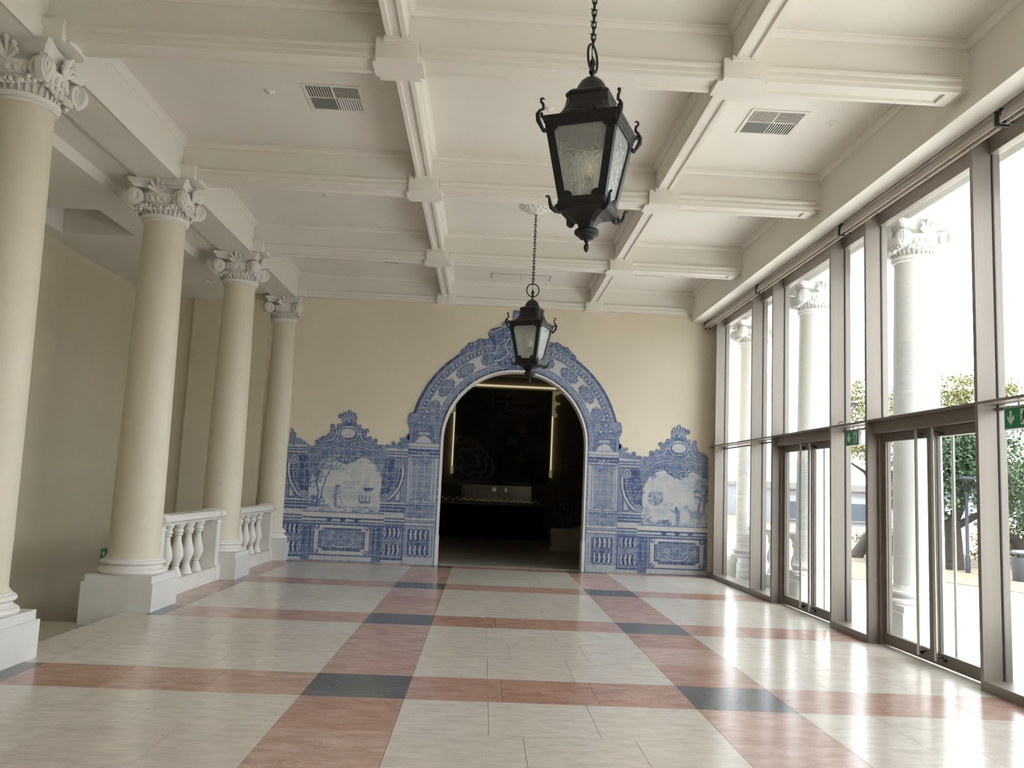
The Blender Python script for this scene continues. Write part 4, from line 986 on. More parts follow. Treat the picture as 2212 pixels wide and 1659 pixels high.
# --- pilasters beside the arch, arch band and crest (canvas in wall metres, symmetric about the arch axis)
def paint_pilaster(seed):
    c = Canvas(1.40, 2.16, 0, 3.02); c.k = 1.0
    def B(u0, u1, z0, z1, v): c.poly([(u0, z0), (u1, z0), (u1, z1), (u0, z1)], v)
    c.mask([(1.445, 0), (PS + .004, 0), (PS + .004, 2.36), (2.095, 2.40), (2.10, 2.46), (2.06, 2.52), (2.065, 2.62), (2.10, 2.68), (2.118, 2.76), (2.112, 2.85), (2.075, 2.91), (2.02, 2.93), (1.96, 2.90), (1.90, 2.94), (1.445, 2.98)])
    B(1.4, 2.16, 0, 3.02, .45)
    B(1.44, 1.475, 0, 2.42, .62); B(1.475, 1.49, 0, 2.42, .15)
    B(1.49, 2.06, 0, .115, .2)
    B(1.50, 2.05, .115, .72, .18); c.stroke([(1.52, .15), (2.03, .15), (2.03, .70), (1.52, .70), (1.52, .15)], .014, .75); B(1.56, 1.99, .18, .67, .75)
    for zz in (.27, .56):
        for i in range(4): c.rope([(1.635 + i * .095, zz - .08), (1.645 + i * .095, zz), (1.635 + i * .095, zz + .08)], .072, .05, .98)
    c.orn([(1.6, .36), (1.95, .36), (1.95, .47), (1.6, .47)], 10, .034, seed); c.stroke([(1.58, .415), (1.97, .415)], .012, .8)
    for z0, z1, v in ((.72, .745, .8), (.745, .785, .12), (.785, .80, .85), (.80, .83, .3), (.83, .845, .8), (.845, .88, .1)): B(1.48, 2.06, z0, z1, v)
    B(1.50, 2.05, .88, 1.12, .45); c.orn([(1.60, .90), (1.95, .90), (1.95, 1.10), (1.60, 1.10)], 30, .042, seed + 1, .95)
    for i in range(7):
        a = math.radians(-75 + 25 * i); c.rope([(1.775, .93), (1.775 + math.sin(a) * .10, .93 + math.cos(a) * .12)], .03, .05)
    for s in (-1, 1): c.spiral((1.775 + s * .16, 1.02), .05, 1.5, s, 0, .02)
    for z0, z1, v in ((1.12, 1.14, .8), (1.14, 1.165, .15), (1.165, 1.18, .85)): B(1.49, 2.06, z0, z1, v)
    # shaft: outer mouldings, tapered strapwork with a bell-flower drop
    B(1.50, 2.05, 1.18, 2.06, .14); c.stroke([(1.545, 1.20), (1.545, 2.04)], .012, .8); c.stroke([(2.0, 1.20), (2.0, 2.04)], .012, .8)
    B(1.575, 1.975, 1.21, 2.04, .40)
    for s in (-1, 1):
        c.rope([(1.775 + s * .07, 1.98), (1.775 + s * .055, 1.75), (1.775 + s * .075, 1.5), (1.775 + s * .125, 1.30)], .035, .08, .8)
        c.spiral((1.775 + s * .12, 1.255), .05, 1.6, s, 1, .02)
        c.blob((1.775 + s * .19, 1.215), .022)
    for i in range(9): z = 1.88 - i * .065; c.rope([(1.735, z), (1.775, z - .045), (1.815, z)], .028, .05, .9)
    c.orn([(1.70, 1.22), (1.85, 1.22), (1.85, 1.34), (1.70, 1.34)], 16, .036, seed + 2, .95)
    c.orn([(1.60, 1.90), (1.95, 1.90), (2.0, 2.06), (1.55, 2.06)], 44, .042, seed + 3, .98)
    # capital mouldings with bosses
    for z0, z1, v in ((2.06, 2.08, .8), (2.08, 2.11, .12), (2.11, 2.125, .85), (2.125, 2.20, .72), (2.20, 2.215, .85), (2.215, 2.25, .10), (2.25, 2.262, .8), (2.262, 2.33, .14)): B(1.47, 2.10, z0, z1, v)
    c.beads((1.50, 2.163), (2.06, 2.163), 11, .024, .9); c.blob((1.775, 2.15), .05); c.blob((1.70, 2.14), .035); c.blob((1.85, 2.14), .035)
    # urn and curling capital at the springing
    B(1.47, 2.10, 2.33, 2.98, .62)
    c.poly([(1.60, 2.34), (1.95, 2.34), (1.90, 2.40), (1.84, 2.50), (1.71, 2.50), (1.65, 2.40)], .16); c.stroke([(1.62, 2.44), (1.775, 2.50), (1.93, 2.44)], .025, .75); c.poly([(1.66, 2.50), (1.89, 2.50), (1.86, 2.56), (1.69, 2.56)], .3); c.stroke([(1.64, 2.57), (1.91, 2.57)], .02, .85)
    for s in (-1, 1): c.stroke([(1.775 + s * .21, 2.34), (1.775 + s * .21, 2.58)], .02, .75); c.stroke([(1.775 + s * .25, 2.34), (1.775 + s * .25, 2.58)], .012, .1)
    c.orn([(1.56, 2.60), (2.06, 2.60), (2.09, 2.96), (1.56, 2.93)], 80, .05, seed + 4, .98)
    c.spiral((1.98, 2.84), .085, 1.8, -1, 0, .034, .05); c.spiral((1.63, 2.82), .07, 1.7, 1, PI, .03, .05); c.blob((1.80, 2.86), .05); c.blob((1.90, 2.74), .04); c.blob((1.70, 2.72), .04)
    c.done(seed); return c
def keep_pil(u, z): return np.hypot(u, z - 2.42) > np.where(z > 2.42, 1.445, 0) 
cvP = paint_pilaster(71)
def kp(u, z):
    r = np.hypot(u, np.maximum(z - 2.42, 0)); return (r > 1.445) & ((z < 2.42) | (u > 1.60 - .12 * np.clip((z - 2.42) / .5, 0, 1)) )
tile_panel('tile_pilaster', 'blue and white tiled pilaster on the left side of the arch', cvP, lambda u: AX - u, 1.44, 2.122, 'tiled pilasters of the arch', keep=lambda u, z: kp(u, z) & (z < 2.935))
tile_panel('tile_pilaster', 'blue and white tiled pilaster on the right side of the arch', cvP, lambda u: AX + u, 1.44, 2.122, 'tiled pilasters of the arch', keep=lambda u, z: kp(u, z) & (z < 2.935))
def paint_arch(seed):
    c = Canvas(-2.2, 2.2, 2.30, 5.06); R = random.Random(seed)
    pol = lambda r, a: (r * math.sin(a), 2.42 + r * math.cos(a))
    def band(r0, r1, a0, a1, v, n=60): c.poly([pol(r0, a0 + (a1 - a0) * i / n) for i in range(n + 1)] + [pol(r1, a1 - (a1 - a0) * i / n) for i in range(n + 1)], v)
    A = math.radians(90)
    c.mask([pol(1.445, -A + 2 * A * i / 80) for i in range(81)] + [pol(2.07, A - 2 * A * i / 80) for i in range(81)])
    for r0, r1, v in ((1.44, 1.485, .85), (1.485, 1.50, .12), (1.50, 1.515, .85), (1.515, 1.575, .30), (1.575, 1.59, .85), (1.59, 1.85, .08), (1.85, 1.865, .85), (1.865, 1.955, .35), (1.955, 1.968, .85), (1.968, 1.985, .10), (1.985, 2.0, .8), (2.0, 2.015, .2), (2.015, 2.07, .85)): band(r0, r1, -A, A, v)
    n = 100
    for i in range(n):
        a = -A + 2 * A * (i + .5) / n; c.blob(pol(1.545, a), .017, .8)
    n = 72
    for i in range(n):
        a = -A + 2 * A * (i + .5) / n; c.ell(pol(1.91, a), .032, .032, .85); c.ell(pol(1.912, a - .003), .02, .022, .08)
        c.stroke([pol(1.87, a + A / n), pol(1.945, a + A / n)], .014, .9)
    # sunk cartouches
    for s in (-1, 1):
        for ad, hw in ((19.5, .15), (36.6, .19), (53.6, .19), (68.8, .14)):
            a = math.radians(ad) * s; h = .100; dq = []
            for da, dr in ((-1, -.55), (-.72, -.6), (-.66, -1), (0, -1.08), (.66, -1), (.72, -.6), (1, -.55), (1, .55), (.72, .6), (.66, 1), (0, 1.08), (-.66, 1), (-.72, .6), (-1, .55)): dq.append(pol(1.722 + dr * h, a + da * hw / 1.722))
            cc = pol(1.722, a); sc = lambda f: [(cc[0] + (x - cc[0]) * f, cc[1] + (y - cc[1]) * f) for x, y in dq]
            c.poly(sc(1.10), .35); c.poly(dq, .95); c.poly(sc(.86), .18); c.poly(sc(.76), .9); c.poly(sc(.68), .48)
            for i in range(10): t = R.uniform(-.6, .6); c.stroke([pol(1.722 - .05, a + t * hw / 1.722), pol(1.722 + .05, a + (t + R.uniform(-.3, .3)) * hw / 1.722)], .01, R.choice((.15, .7)), .6)
        fl = [pol(2.05, math.radians(12) * s), pol(2.14, math.radians(15) * s), pol(2.13, math.radians(18) * s), pol(2.19, math.radians(21) * s), pol(2.15, math.radians(24.5) * s), pol(2.19, math.radians(27) * s), pol(2.13, math.radians(30) * s), pol(2.12, math.radians(33) * s), pol(2.05, math.radians(35) * s)]; c.mask(fl); c.poly(fl, .62)
        # flower swags riding on the extrados
        for i in range(70):
            a = math.radians(R.uniform(14, 31)) * s; rr = R.uniform(1.99, 2.16) ; c.blob(pol(rr, a), R.uniform(.018, .036), .85)
    # keystone cartouche and crest
    half = [(0, 5.2), (.10, 5.2), (.135, 5.02), (.15, 4.93), (.12, 4.86), (.20, 4.82), (.30, 4.84), (.36, 4.78), (.34, 4.72), (.44, 4.70), (.56, 4.66), (.62, 4.58), (.60, 4.50), (.52, 4.47), (.50, 4.40), (.46, 4.30), (.44, 4.02), (.30, 3.92), (0, 3.90)]
    out = half + [(-x, z) for x, z in reversed(half)]
    kc = Canvas(-2.2, 2.2, 2.30, 5.06); kc.mask(out); zz = kc.z0 + (np.arange(kc.h) + .5) * kc.res; uu = kc.u0 + (np.arange(kc.w) + .5) * kc.res
    c.m |= kc.m & (np.hypot(uu[None, :], zz[:, None] - 2.42) > 1.445)
    c.poly(out, .70); c.stroke(half, .03, .95); c.stroke([(-x, z) for x, z in half], .03, .85)
    c.orn([(x * .9, z) for x, z in out], 150, .05, seed + 1, .98)
    for s in (-1, 1):
        c.rope([(s * .06, 4.84), (s * .22, 4.76), (s * .40, 4.66), (s * .56, 4.60)], .05, .05); c.spiral((s * .55, 4.57), .06, 1.7, -s, 0, .024, .05); c.spiral((s * .33, 4.78), .05, 1.6, s, 0, .02, .05)
        c.rope([(s * .18, 4.50), (s * .26, 4.34), (s * .20, 4.18), (s * .34, 4.06), (s * .47, 4.02)], .055, .05); c.spiral((s * .40, 4.24), .08, 1.8, s, 0, .03, .05)
        c.rope([(s * .46, 4.14), (s * .40, 4.34), (s * .26, 4.46)], .045, .06)
    c.ell((0, 4.44), .17, .21, .85); c.ell((0, 4.44), .145, .185, .25); c.ell((0, 4.44), .11, .145, .8); c.ell((0, 4.44), .095, .13, .07)
    for i in range(9):
        a = math.radians(-84 + 21 * i); c.rope([(0, 4.84), (math.sin(a) * .15, 4.84 + math.cos(a) * .17)], .042, .05)
    c.done(seed); return c
cvA = paint_arch(91)
def ka(u, z):
    au = np.abs(u); i = np.clip(((z - cvP.z0) / cvP.res).astype(int), 0, cvP.h - 1); j = np.clip(((au - cvP.u0) / cvP.res).astype(int), 0, cvP.w - 1)
    pil = (au > 1.44) & (au < 2.122) & kp(au, z) & (z < 2.935) & cvP.m[i, j]
    return ~pil
tile_panel('tile_arch', 'blue and white tiled band with a scrolled crest around the top of the arch', cvA, lambda u: AX + u, -2.2, 2.2, None, 2.30, keep=ka)

# ------------------------------------------------------------------ dark hall beyond the arch
struct(box('floor_hall', 'hall_floor', -3.4, 4.45, 16.86, 27.3, -.30, -.001), 'dim stone floor of the hall beyond the arch', 'floor')
struct(box('ceiling_hall', 'hall_wall', -3.4, 4.45, 16.87, 27.3, 5.05, 5.30), 'dark ceiling of the hall beyond the arch', 'ceiling')
struct(box('wall_hall_end', 'hall_wall', -3.4, 4.45, 27.0, 27.3, 0, 5.05), 'dark end wall of the hall behind the banner', 'wall')
struct(box('wall_hall_left', 'hall_wall', -3.7, -3.4, 16.87, 27.3, 0, 5.05), 'dark left wall of the hall beyond the arch', 'wall')
struct(box('wall_hall_right', 'hall_wall', 4.45, 4.74, 16.87, 27.3, -.3, 5.3), 'dark right wall of the hall beyond the arch', 'wall')
# banner
def paint_banner():
    nx, nz = 78, 73; X, Z = np.meshgrid(np.linspace(0, 1, nx + 1), np.linspace(0, 1, nz + 1))
    C = np.zeros(X.shape + (3,)); C[:] = (.020, .019, .017)
    g = lambda cx, cz, sx, sz: np.exp(-((X - cx) / sx) ** 2 - ((Z - cz) / sz) ** 2)
    C += g(.72, .82, .25, .25)[..., None] * np.array([.030, .020, .015]); C += g(.45, .86, .3, .2)[..., None] * np.array([.010, .010, .009])
    C += g(.86, .40, .10, .12)[..., None] * np.array([.020, .020, .020]); C += g(.70, .55, .05, .06)[..., None] * np.array([.05, .035, .025])
    dk = g(.15, .60, .22, .20) + g(.60, .25, .2, .22); C *= (1 - .75 * np.clip(dk, 0, 1))[..., None]
    hd = ((X - .59) / .085) ** 2 + ((Z - .47) / .13) ** 2 < 1; C[hd] = (.006, .006, .006)
    fc = (((X - .60) / .058) ** 2 + ((Z - .42) / .075) ** 2 < 1) & (Z > .39); C[fc] = (.030, .028, .025)
    sh = (Z < .30) & (np.abs(X - .62) < .30 * np.sqrt(np.clip((.32 - Z) / .3, 0, 1)) + .05); C[sh] = (.008, .008, .008)
    hn = ((X - .68) / .06) ** 2 + ((Z - .24) / .06) ** 2 < 1; C[hn] = (.024, .020, .016)
    u, v = (X - .17) * .83 + (Z - .25) * .56 * 1.0, -(X - .17) * .56 + (Z - .25) * .83
    u, v = (X - .16) * .80 - (Z - .24) * .60, (X - .16) * .60 + (Z - .24) * .80
    e = (u / .31) ** 2 + (v / .17) ** 2; th = np.arctan2(v / .17, u / .31)
    rim = ((e < 1) & (e > .82)) | ((e < .55) & (e > .45)) | ((e >= .45) & (e < .9) & (np.abs(np.sin(th * 6)) < .25)) | ((e < .2) & (e > .12))
    C[rim] = (.055, .050, .040)
    return nx, nz, C * 3.2
bx0, bx1, bz0, bz1, by = -.97, 2.12, 1.70, 4.66, 26.975
bn = tag(empty('banner', ((bx0 + bx1) / 2, by, bz0)), 'tall dark printed banner with lettering and a runner on the hall end wall', 'banner')
nx, nz, C = paint_banner(); W_, H_ = bx1 - bx0, bz1 - bz0
V = [(-W_ / 2 + W_ * i / nx, 0, H_ * j / nz) for j in range(nz + 1) for i in range(nx + 1)]
F = [(j * (nx + 1) + i, j * (nx + 1) + i + 1, (j + 1) * (nx + 1) + i + 1, (j + 1) * (nx + 1) + i) for j in range(nz) for i in range(nx)]
me = bpy.data.meshes.new('print'); me.from_pydata(V, [], F); me.materials.append(MATS['banner_print'])
at = me.attributes.new('paint', 'FLOAT_COLOR', 'POINT'); at.data.foreach_set('color', np.concatenate([C.reshape(-1, 3), np.ones((len(V), 1))], 1).astype(np.float32).ravel())
link('print', me, bn, (0, -.022, 0)); MB().box(-W_ / 2, W_ / 2, -.021, .02, 0, H_).build('backing', 'counter_black', bn)
def text_mesh(body, size, shear=.0):
    cu_ = bpy.data.curves.new('txt', 'FONT'); cu_.body = body; cu_.size = size; cu_.shear = shear; cu_.align_x = 'CENTER'; cu_.extrude = .001; cu_.offset = size * .012
    o = bpy.data.objects.new('txt', cu_); COL.objects.link(o); dg = bpy.context.evaluated_depsgraph_get(); dg.update()
    m_ = bpy.data.meshes.new_from_object(o.evaluated_get(dg)); bpy.data.objects.remove(o); m_.materials.clear(); m_.materials.append(MATS['counter_black']); m_.name = 'lettering'; return m_
def letter(body, size, x, z): return link('lettering', text_mesh(body, size, .25), bn, M=T(x - (bx0 + bx1) / 2, -.026, z - bz0) @ RX(PI / 2))
letter('Carlos Lopes', .345, .60, 4.03); letter('Campeão', .17, .80, 3.82)
mk = MB(); rr = random.Random(5); x = -.62
for wl in (3, 10):                      # faint line of small print above, too blurred to read
    for i in range(wl): h_ = rr.choice((.07, .07, .11)); mk.box(x, x + .045, -.027, -.024, 0, h_); x += .068
    x += .05
mk.build('small_print', 'counter_black', bn).location = (.02, 0, 4.30 - bz0)
# lit gilt surround of the banner
gs = tag(empty('banner_surround', ((bx0 + bx1) / 2, 26.958, 1.7)), 'glowing gilt strips and scrolled brackets framing the dark banner', 'banner frame')
MB().box(-1.62, 1.68, -.03, .03, 3.02, 3.075).build('top_strip', 'gilt_light', gs)
for s in (-1, 1):
    xx = s * (W_ / 2 + .028)
    MB().box(xx - .022, xx + .022, -.03, .03, .42, 2.15).build('side_strip', 'gilt_light', gs)
    MB().box(xx - .05, xx + .05, -.035, .035, .18, .42).build('foot', 'gilt', gs)
    out = [(0, 2.95), (.30, 2.95), (.30, 2.90)] + [(.20 + .12 * math.cos(a), 2.72 + .13 * math.sin(a)) for a in [PI / 2 + i * PI / 10 for i in range(1, 11)]] + [(.28, 2.56)] + [(.26 + .16 * math.cos(a), 2.36 + .17 * math.sin(a)) for a in [PI / 2 + i * PI / 12 for i in range(1, 11)]] + [(.16, 2.13), (.08, 2.10), (0, 2.15)]
    MB().prism([(xx + s * (p - .03), q) for p, q in out], -.04, .04, 'y').build('scroll_bracket', 'gilt', gs)
# display counter with a glass case of medals
dc = tag(empty('display_counter', (.25, 25.8, 0)), 'long black counter with a pale edge in front of the banner', 'counter')
MB().box(-1.75, 1.62, -.42, .40, 0, .98).build('base', 'counter_black', dc); MB().box(-1.80, 1.70, -.46, .44, .98, 1.06).build('counter_top', 'counter_edge', dc)
gc = tag(empty('display_case', (.25, 25.8, 1.06)), 'low glass case standing on the black counter', 'display case')
for nm, b in (('front_glass', (-1.70, 1.60, -.40, -.39, 0, .50)), ('back_glass', (-1.70, 1.60, .35, .36, 0, .50)), ('top_glass', (-1.70, 1.60, -.40, .36, .50, .51)), ('side_glass', (-1.70, -1.69, -.40, .36, 0, .50)), ('side_glass', (1.59, 1.60, -.40, .36, 0, .50))): MB().box(*b).build(nm, 'case_glass', gc)
for z in (.27, .36, .44): MB().box(-1.69, 1.59, .20, .215, z, z + .006).build('back_rail', 'counter_edge', gc)
MED = MB().lathe([(0, 0), (.017, 0), (.019, .003), (.017, .006), (0, .006)], 12, RX(PI / 2)).mesh('disc', 'medal_gold', 40); RIB = MB().box(-.012, .012, -.002, .002, .015, .16).mesh('ribbon', 'ribbon')
for i in range(44):
    x = -1.40 + i * .072; z = 1.10 + (.0 if i % 3 else .05)
    md = tag(link('medal', MED, None, (x, 25.50 + .002 * (i % 2), z)), 'small gold medal on a ribbon in the glass case on the counter', 'medal', 'medals in the display case')
    link('ribbon', RIB, md)
for x, w, l in ((.30, .12, 'larger'), (.68, .07, 'smaller')):
    tag(box('case_reflection', 'reflection_pale', x, x + w, 25.41 + .30, 25.42 + .30, 1.38, 1.50), 'pale glowing patch put in for a reflection on the glass case, %s of the two' % l, 'reflection')  # pale patches put where the case glass reflects
# dark stand just inside the arch on the left
ds = tag(empty('display_stand', (-1.20, 19.4, 0)), 'dark upright stand just inside the arch on the left', 'stand')
MB().box(-.20, .20, -.18, .18, .0, .06).build('foot', 'hall_iron', ds); MB().box(-.17, .17, -.15, .15, .06, .98).build('body', 'counter_black', ds); MB().box(-.20, .22, -.18, .18, .98, 1.06).build('top', 'hall_iron', ds)
MB().tube([(.19, -.17, .03), (.19, -.17, 1.0)], .018, 8).build('leg', 'hall_iron', ds, 40); MB().tube([(-.19, -.17, .03), (-.19, -.17, 1.0)], .018, 8).build('leg', 'hall_iron', ds, 40)
# stone stair with iron railing on the right
ss = tag(empty('stone_stair', (1.95, 21.6, 0)), 'stone stair rising to the right inside the dark hall', 'stairs')
MB().box(-.16, .16, -.16, .16, .10, .55).box(-.20, .20, -.20, .20, 0, .10).box(-.19, .19, -.19, .19, .42, .50).build('newel_plinth', 'hall_stone', ss)
MB().prism([(.1, 0), (2.45, 0), (2.45, 1.695), (.55, .62), (.35, .55), (.1, .55)], -.08, .08, 'y').build('stringer', 'hall_stone', ss)
MB().prism([(.45, .22), (2.4, 1.31), (2.4, 1.51), (.55, .48), (.45, .46)], -.095, -.075, 'y').build('stringer_panel', 'hall_stone', ss)
for i in range(6): MB().box(.4 + i * .34, .4 + (i + 1) * .34, .08, 1.6, 0, .18 + i * .19).build('step', 'hall_stone', ss)
ir = tag(empty('stair_railing', (1.95, 21.6, .55)), 'black wrought iron railing with scrolls on the stone stair', 'railing')
MB().tube([(-.18, 0, .62), (-.05, 0, .66), (.25, 0, .70), (.6, 0, .86), (2.45, 0, 1.905)], .035, 8).build('handrail', 'hall_iron', ir, 50)
MB().tube([(-.05, 0, .04), (.3, 0, .06), (.6, 0, .20), (2.45, 0, 1.26)], .02, 6).build('bottom_rail', 'hall_iron', ir, 50)
for i in range(12):
    x = -.02 + i * .22; zb = .05 if x < .3 else .06 + (x - .3) * .565; zt = .66 + max(0, x - .3) * .565
    MB().tube([(x, 0, zb), (x, 0, zt)], .013, 6).build('baluster', 'hall_iron', ir)
    if i < 11:
        p = spiral_pts(.075, .02, 1.4, 18, 1 if i % 2 else -1); MB().tube([(a + x + .11, 0, c + (zb + zt) / 2 + .06) for a, b, c in p], .009, 5).build('scroll', 'hall_iron', ir)
SP = MB().lathe([(0, 0), (.045, 0), (.05, -.004), (.05, -.012), (.0, -.012)], 16)
for x, l in ((.62, 'left'), (1.40, 'right')):
    e = tag(empty('spotlight', (x, 26.0, 5.05)), 'small lit ceiling spot over the banner, %s of the two' % l, 'spotlight', 'ceiling spots over the banner')
    MB().lathe([(.05, 0), (.07, -.004), (.07, -.012), (.05, -.012)], 16, None, False).build('rim', 'hall_iron', e, 40); SP.build('lens', 'spot_emit', e, 40)

# ------------------------------------------------------------------ porch and park outside
struct(MB().box(4.70, 6.10, YB, 30, -.30, -.012).build('floor_porch', 'porch_stone'), 'pale stone floor of the porch outside the windows', 'floor')
struct(MB().box(5.10, 5.56, YB, 30, 5.07, 5.62).box(5.05, 5.62, YB, 30, 5.55, 5.75).build('trim_2', 'porch_white'), 'white beam carried by the porch columns', 'trim')
struct(box('ceiling_porch', 'porch_white', 4.72, 6.2, YB, 30, 5.62, 5.95), 'white ceiling of the porch', 'ceiling')
for i in range(3): box('porch_step', 'porch_stone', 6.10 + .32 * i, 6.10 + .32 * (i + 1), YB, 30, -.45, -.10 - .11 * i, bpy.data.objects['floor_porch'])
struct(box('wall_porch', 'porch_white', 4.74, 4.80, 16.87, 30, -.02, 5.95), 'white outer wall beyond the window wall', 'wall')
GZ = -.42
struct(box('ground', 'pavement', 6.0, 130, -40, 160, GZ - .2, GZ), 'bright pale pavement outside the porch', 'ground')
soil = [(8.7, 21.9), (9.9, 21.4), (11.6, 22.6), (12.6, 20.6), (13.3, 18.2), (13.8, 14), (13.8, -40), (90, -40), (90, 90), (20, 90), (11.6, 34), (11.4, 27.6)]  # unseen side extended to cut bright ground light reaching the hall
struct(MB().prism(soil, GZ - .05, GZ + .03, 'z').build('ground_soil', 'soil'), 'brown leaf-strewn earth under the park trees', 'ground')
for x, y, s, l in ((10.6, 25.2, .28, 'larger'), (10.35, 24.2, .18, 'smaller')):
    r = MB(); rr = random.Random(int(x * 100)); r.ball((0, 0, 0), s * 1.5, s, s * .6, 9, 6); r.v = [(a * rr.uniform(.85, 1.15), b * rr.uniform(.85, 1.15), c * rr.uniform(.85, 1.15)) for a, b, c in r.v]
    o = tag(r.build('rock', 'rock', None, 40), 'grey rock on the brown earth under the trees, %s of the two' % l, 'rock', 'rocks under the trees'); o.location = (x, y, GZ + .1)
def tree(x, y, trunk, crowns, leaf, label, n=2600, ls=.10, seed=1, cat='tree', group='park trees outside the windows'):
    t = tag(empty('tree' if cat == 'tree' else 'shrub', (x, y, GZ)), label, cat, group); r = random.Random(seed); g = np.random.default_rng(seed)
    if trunk:
        b = MB()
        for pts, rad in trunk: b.tube(pts, rad, 8)
        b.build('trunk', 'bark', t, 60)
    tot = sum(c[3] * c[3] for c in crowns); P = []
    for cx, cy, cz, cr_, cs in crowns:
        m_ = int(n * cr_ * cr_ / tot)
        nb = max(6, int(m_ / 60)); cen = g.normal(size=(nb, 3)); cen /= np.linalg.norm(cen, axis=1)[:, None]; cen *= (g.random((nb, 1)) ** .45) * cr_
        q = cen[g.integers(0, nb, m_)] + g.normal(size=(m_, 3)) * cr_ * .17; q[:, 2] *= cs; P.append(q + np.array([cx, cy, cz]))
    P = np.concatenate(P); m_ = len(P); a = g.normal(size=(m_, 3)); a /= np.linalg.norm(a, axis=1)[:, None]; b = np.cross(a, g.normal(size=(m_, 3))); b /= np.linalg.norm(b, axis=1)[:, None]
    s = (ls * g.uniform(.6, 1.4, (m_, 1))); V = np.empty((m_, 4, 3)); V[:, 0] = P - a * s; V[:, 1] = P + b * s * .55; V[:, 2] = P + a * s; V[:, 3] = P - b * s * .55
    me = bpy.data.meshes.new('foliage'); me.vertices.add(m_ * 4); me.vertices.foreach_set('co', V.reshape(-1)); me.loops.add(m_ * 4); me.loops.foreach_set('vertex_index', np.arange(m_ * 4)); me.polygons.add(m_); me.polygons.foreach_set('loop_start', np.arange(m_) * 4); me.polygons.foreach_set('loop_total', np.full(m_, 4)); me.update(); me.validate(); me.materials.append(MATS[leaf])
    o = link('foliage', me, t); o['kind'] = 'stuff'
    return t
tree(14.6, 25.9, [([(0, 0, 0), (0, 0, .9), (-.05, 0, 1.5)], [.30, .25, .24]), ([(-.05, 0, 1.4), (-.7, .1, 2.1), (-1.1, .2, 3.2)], [.16, .12, .06]), ([(-.05, 0, 1.4), (.35, 0, 2.2), (.5, 0, 3.4)], [.18, .14, .07]), ([(0, 0, 1.3), (.8, .1, 1.7), (1.5, .2, 1.7)], [.13, .1, .06])],
     [(-.7, 0, 3.0, 1.4, .9), (.8, 0, 3.3, 1.5, .85), (.1, .5, 3.9, 1.2, .7), (1.7, .2, 2.6, 1.0, .8), (-1.3, .3, 2.4, .8, .8)], 'leaf_dark', 'dark green tree with a forked trunk behind the lamp post', 15000, .062, 3)
tree(17.5, 26.5, [([(0, 0, 0), (-.6, 0, 1.0), (-1.5, 0, 1.3)], [.22, .18, .12]), ([(0, 0, 0), (.1, 0, 1.5), (.3, 0, 3)], [.24, .2, .12])], [(.0, 0, 3.1, 1.6, .9), (1.6, -.4, 3.2, 1.7, 1.0), (.9, 0, 1.5, 1.3, .8), (2.6, 0, 4.6, 1.4, .8)], 'leaf_mid', 'mid green tree with a leaning branch at the right edge', 15000, .062, 4)
tree(20.5, 27.5, [([(0, 0, 0), (0, 0, 3)], [.25, .16])], [(0, 0, 3.4, 1.9, 1.0), (1.2, -.6, 2.0, 1.6, .9), (-1.0, .3, 5.0, 1.3, .8)], 'leaf_mid', 'bushy green tree behind the litter bin', 14000, .065, 14)
tree(13.6, 29.5, [([(-.5, 0, 0), (.1, 0, .9), (.55, 0, 1.9), (.35, .1, 2.9), (.6, .2, 4.4)], [.24, .19, .14, .11, .06]), ([(.5, 0, 1.7), (-.1, 0, 3.0), (-.6, 0, 3.3)], [.10, .07, .04]), ([(.38, 0, 2.8), (1.1, .1, 3.6), (1.5, .1, 4.6)], [.09, .06, .03])],
     [(.3, 0, 5.0, 1.0, .7), (1.3, .2, 5.6, .9, .6), (-.5, .2, 5.7, .9, .6), (-.3, -.2, 3.7, .7, .7), (.8, .1, 4.2, .7, .6), (-.9, 0, 4.9, .7, .6)], 'leaf_yellow', 'slender yellow-green tree leaning beside the narrow window', 6500, .052, 5)
tree(17.8, 33.0, [([(0, 0, 0), (.1, 0, 2.5), (0, 0, 5)], [.26, .2, .1])], [(-.8, 0, 6.0, 1.3, .6), (.9, 0, 6.5, 1.4, .6), (2.4, 0, 6.0, 1.2, .6), (-.1, .4, 5.1, 1.4, .6), (3.2, .2, 6.7, 1.0, .6)], 'leaf_yellow', 'tall tree with sparse yellow crown seen over the door', 7000, .062, 6)
for x, y, r_, lf, l, sd in ((16.3, 30.5, .9, 'leaf_yellow', 'low yellow-green shrub left of the lamp post', 7), (18.6, 30.0, 1.0, 'leaf_yellow', 'low yellow-green shrub right of the lamp post', 8), (15.0, 31.5, .8, 'leaf_mid', 'low green shrub below the pale building', 9), (17.4, 24.6, .8, 'leaf_mid', 'green shrub beside the litter bin', 10)):
    tree(x, y, None, [(0, 0, r_ * .5, r_, .8), (r_ * .7, .1, r_ * .4, r_ * .7, .8)], lf, l, 2600, .055, sd, 'shrub', 'park shrubs outside the windows')
# unseen trees added beyond the right edge to block low sky light
for i in range(12):
    yy = 19.5 - i * 3.2; xx = 21.5 + (i % 3) * 1.8
    tree(xx, yy, [([(0, 0, 0), (0, 0, 3)], [.25, .16])], [(0, 0, 3.6, 2.3, 1.0), (.9, -1.3, 4.8, 1.9, .9), (-.6, 1.4, 4.6, 2.0, .9), (.2, .6, 2.0, 2.0, .8)], ('leaf_dark', 'leaf_mid')[i % 2], 'unseen leafy tree added beyond the right edge to block low sky light', 3600, .24, 40 + i, group='added trees beyond the right edge')
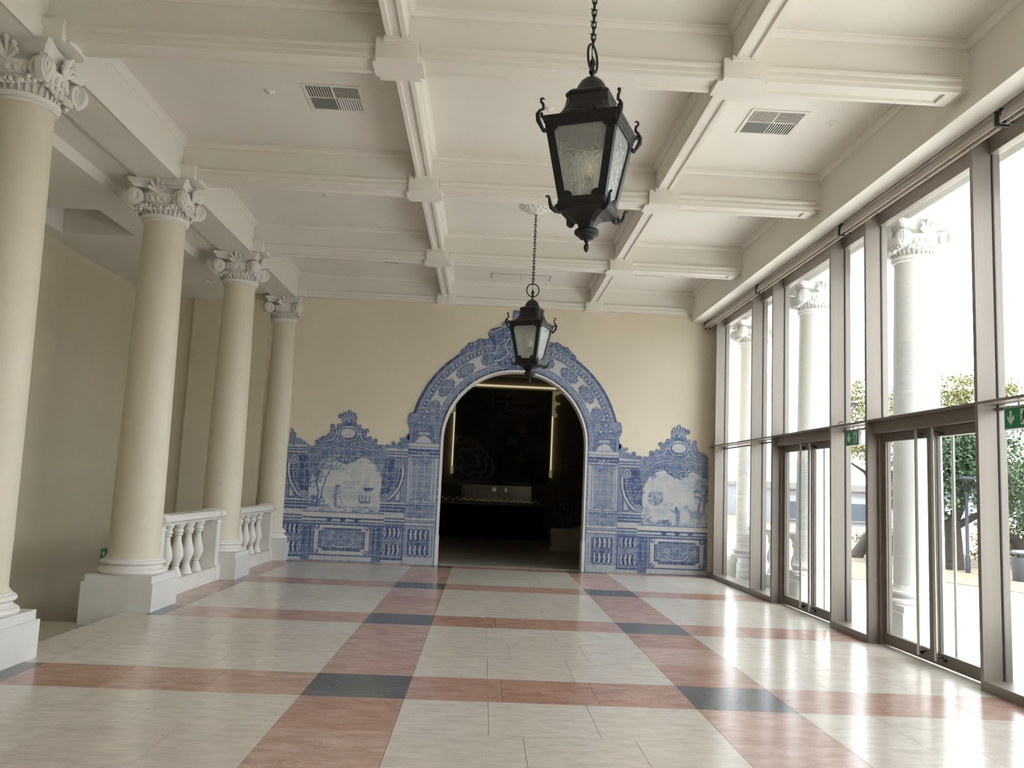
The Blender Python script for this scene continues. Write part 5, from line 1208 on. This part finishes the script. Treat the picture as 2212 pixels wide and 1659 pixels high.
# lamp posts
def lamp_post(x, y, h, label, s=1.0):
    L = tag(empty('lamp_post', (x, y, GZ)), label, 'lamp post', 'park lamp posts')
    MB().lathe([(.075, 0), (.075, .5), (.05, .55), (.045, h - .42), (.06, h - .41), (.06, h - .38), (.0, h - .38)], 16).build('pole', 'lamp_grey', L, 40)
    for i in range(4):
        a = PI / 4 + i * PI / 2; c_, s_ = math.cos(a), math.sin(a)
        MB().tube([(.05 * c_, .05 * s_, h - .40), (.12 * c_, .12 * s_, h - .32), (.19 * c_, .19 * s_, h - .10), (.21 * c_, .21 * s_, h)], .012, 6).build('arm', 'lamp_grey', L, 50)
    MB().lathe([(.06, h - .38), (.13, h - .26), (.175, h - .03), (.17, h - .03), (.12, h - .26), (.05, h - .37)], 20, None, False).build('lamp_glass', 'case_glass', L, 40)
    MB().lathe([(.30, h - .02), (.31, h), (.24, h + .05), (.10, h + .09), (0, h + .10)], 24).build('hat', 'lamp_grey', L, 40)
    return L
lamp_post(14.42, 24.85, 2.78, 'grey park lamp post seen through the nearer glass door')
lamp_post(11.5, 26.3, 5.05, 'taller grey lamp with a flat hat seen through the narrow window')
bi = tag(empty('litter_bin', (14.72, 22.75, GZ)), 'dark grey litter bin with a pale lid at the right edge', 'bin')
MB().lathe([(.22, 0), (.25, .02), (.27, .62), (.25, .66), (.0, .66)], 24).build('drum', 'bin_grey', bi, 40); MB().lathe([(.05, .66), (.05, .74), (.28, .76), (.29, .80), (.24, .85), (0, .87)], 24).build('lid', 'bin_lid', bi, 40)
# pale apartment blocks beyond the park, lower down the hill
def block(x, y, w, d, z0, z1, nw, nf, label):
    b = tag(empty('apartment_block', (x, y, z0)), label, 'building', 'pale apartment blocks beyond the park')
    H = z1 - z0; MB().box(-w / 2, w / 2, 0, d, 0, H).build('wall', 'building_pale', b); MB().box(-w / 2 - .3, w / 2 + .3, -.3, d + .3, H, H + .35).build('roof', 'far_roof', b)
    wm = MB().box(-.55, .55, -.06, .05, 0, 1.25).mesh('window', 'building_window'); sm = MB().box(-.65, .65, -.15, .02, -.10, 0).mesh('sill', 'far_roof')
    for j in range(nf):
        for i in range(nw):
            o = link('window', wm, b, (-w / 2 + w * (i + .5) / nw, 0, H * (j + .3) / nf)); link('sill', sm, o)
    return b
block(33, 78, 15, 10, -8, 2.6, 6, 4, 'pale blue apartment block seen left of the lamp post')
block(50, 82, 14, 10, -8, 3.6, 6, 4, 'pale apartment block hidden behind the dark green tree')
block(25.5, 62, 7, 8, -7, 2.2, 3, 3, 'pale apartment block behind the leaning trunk')
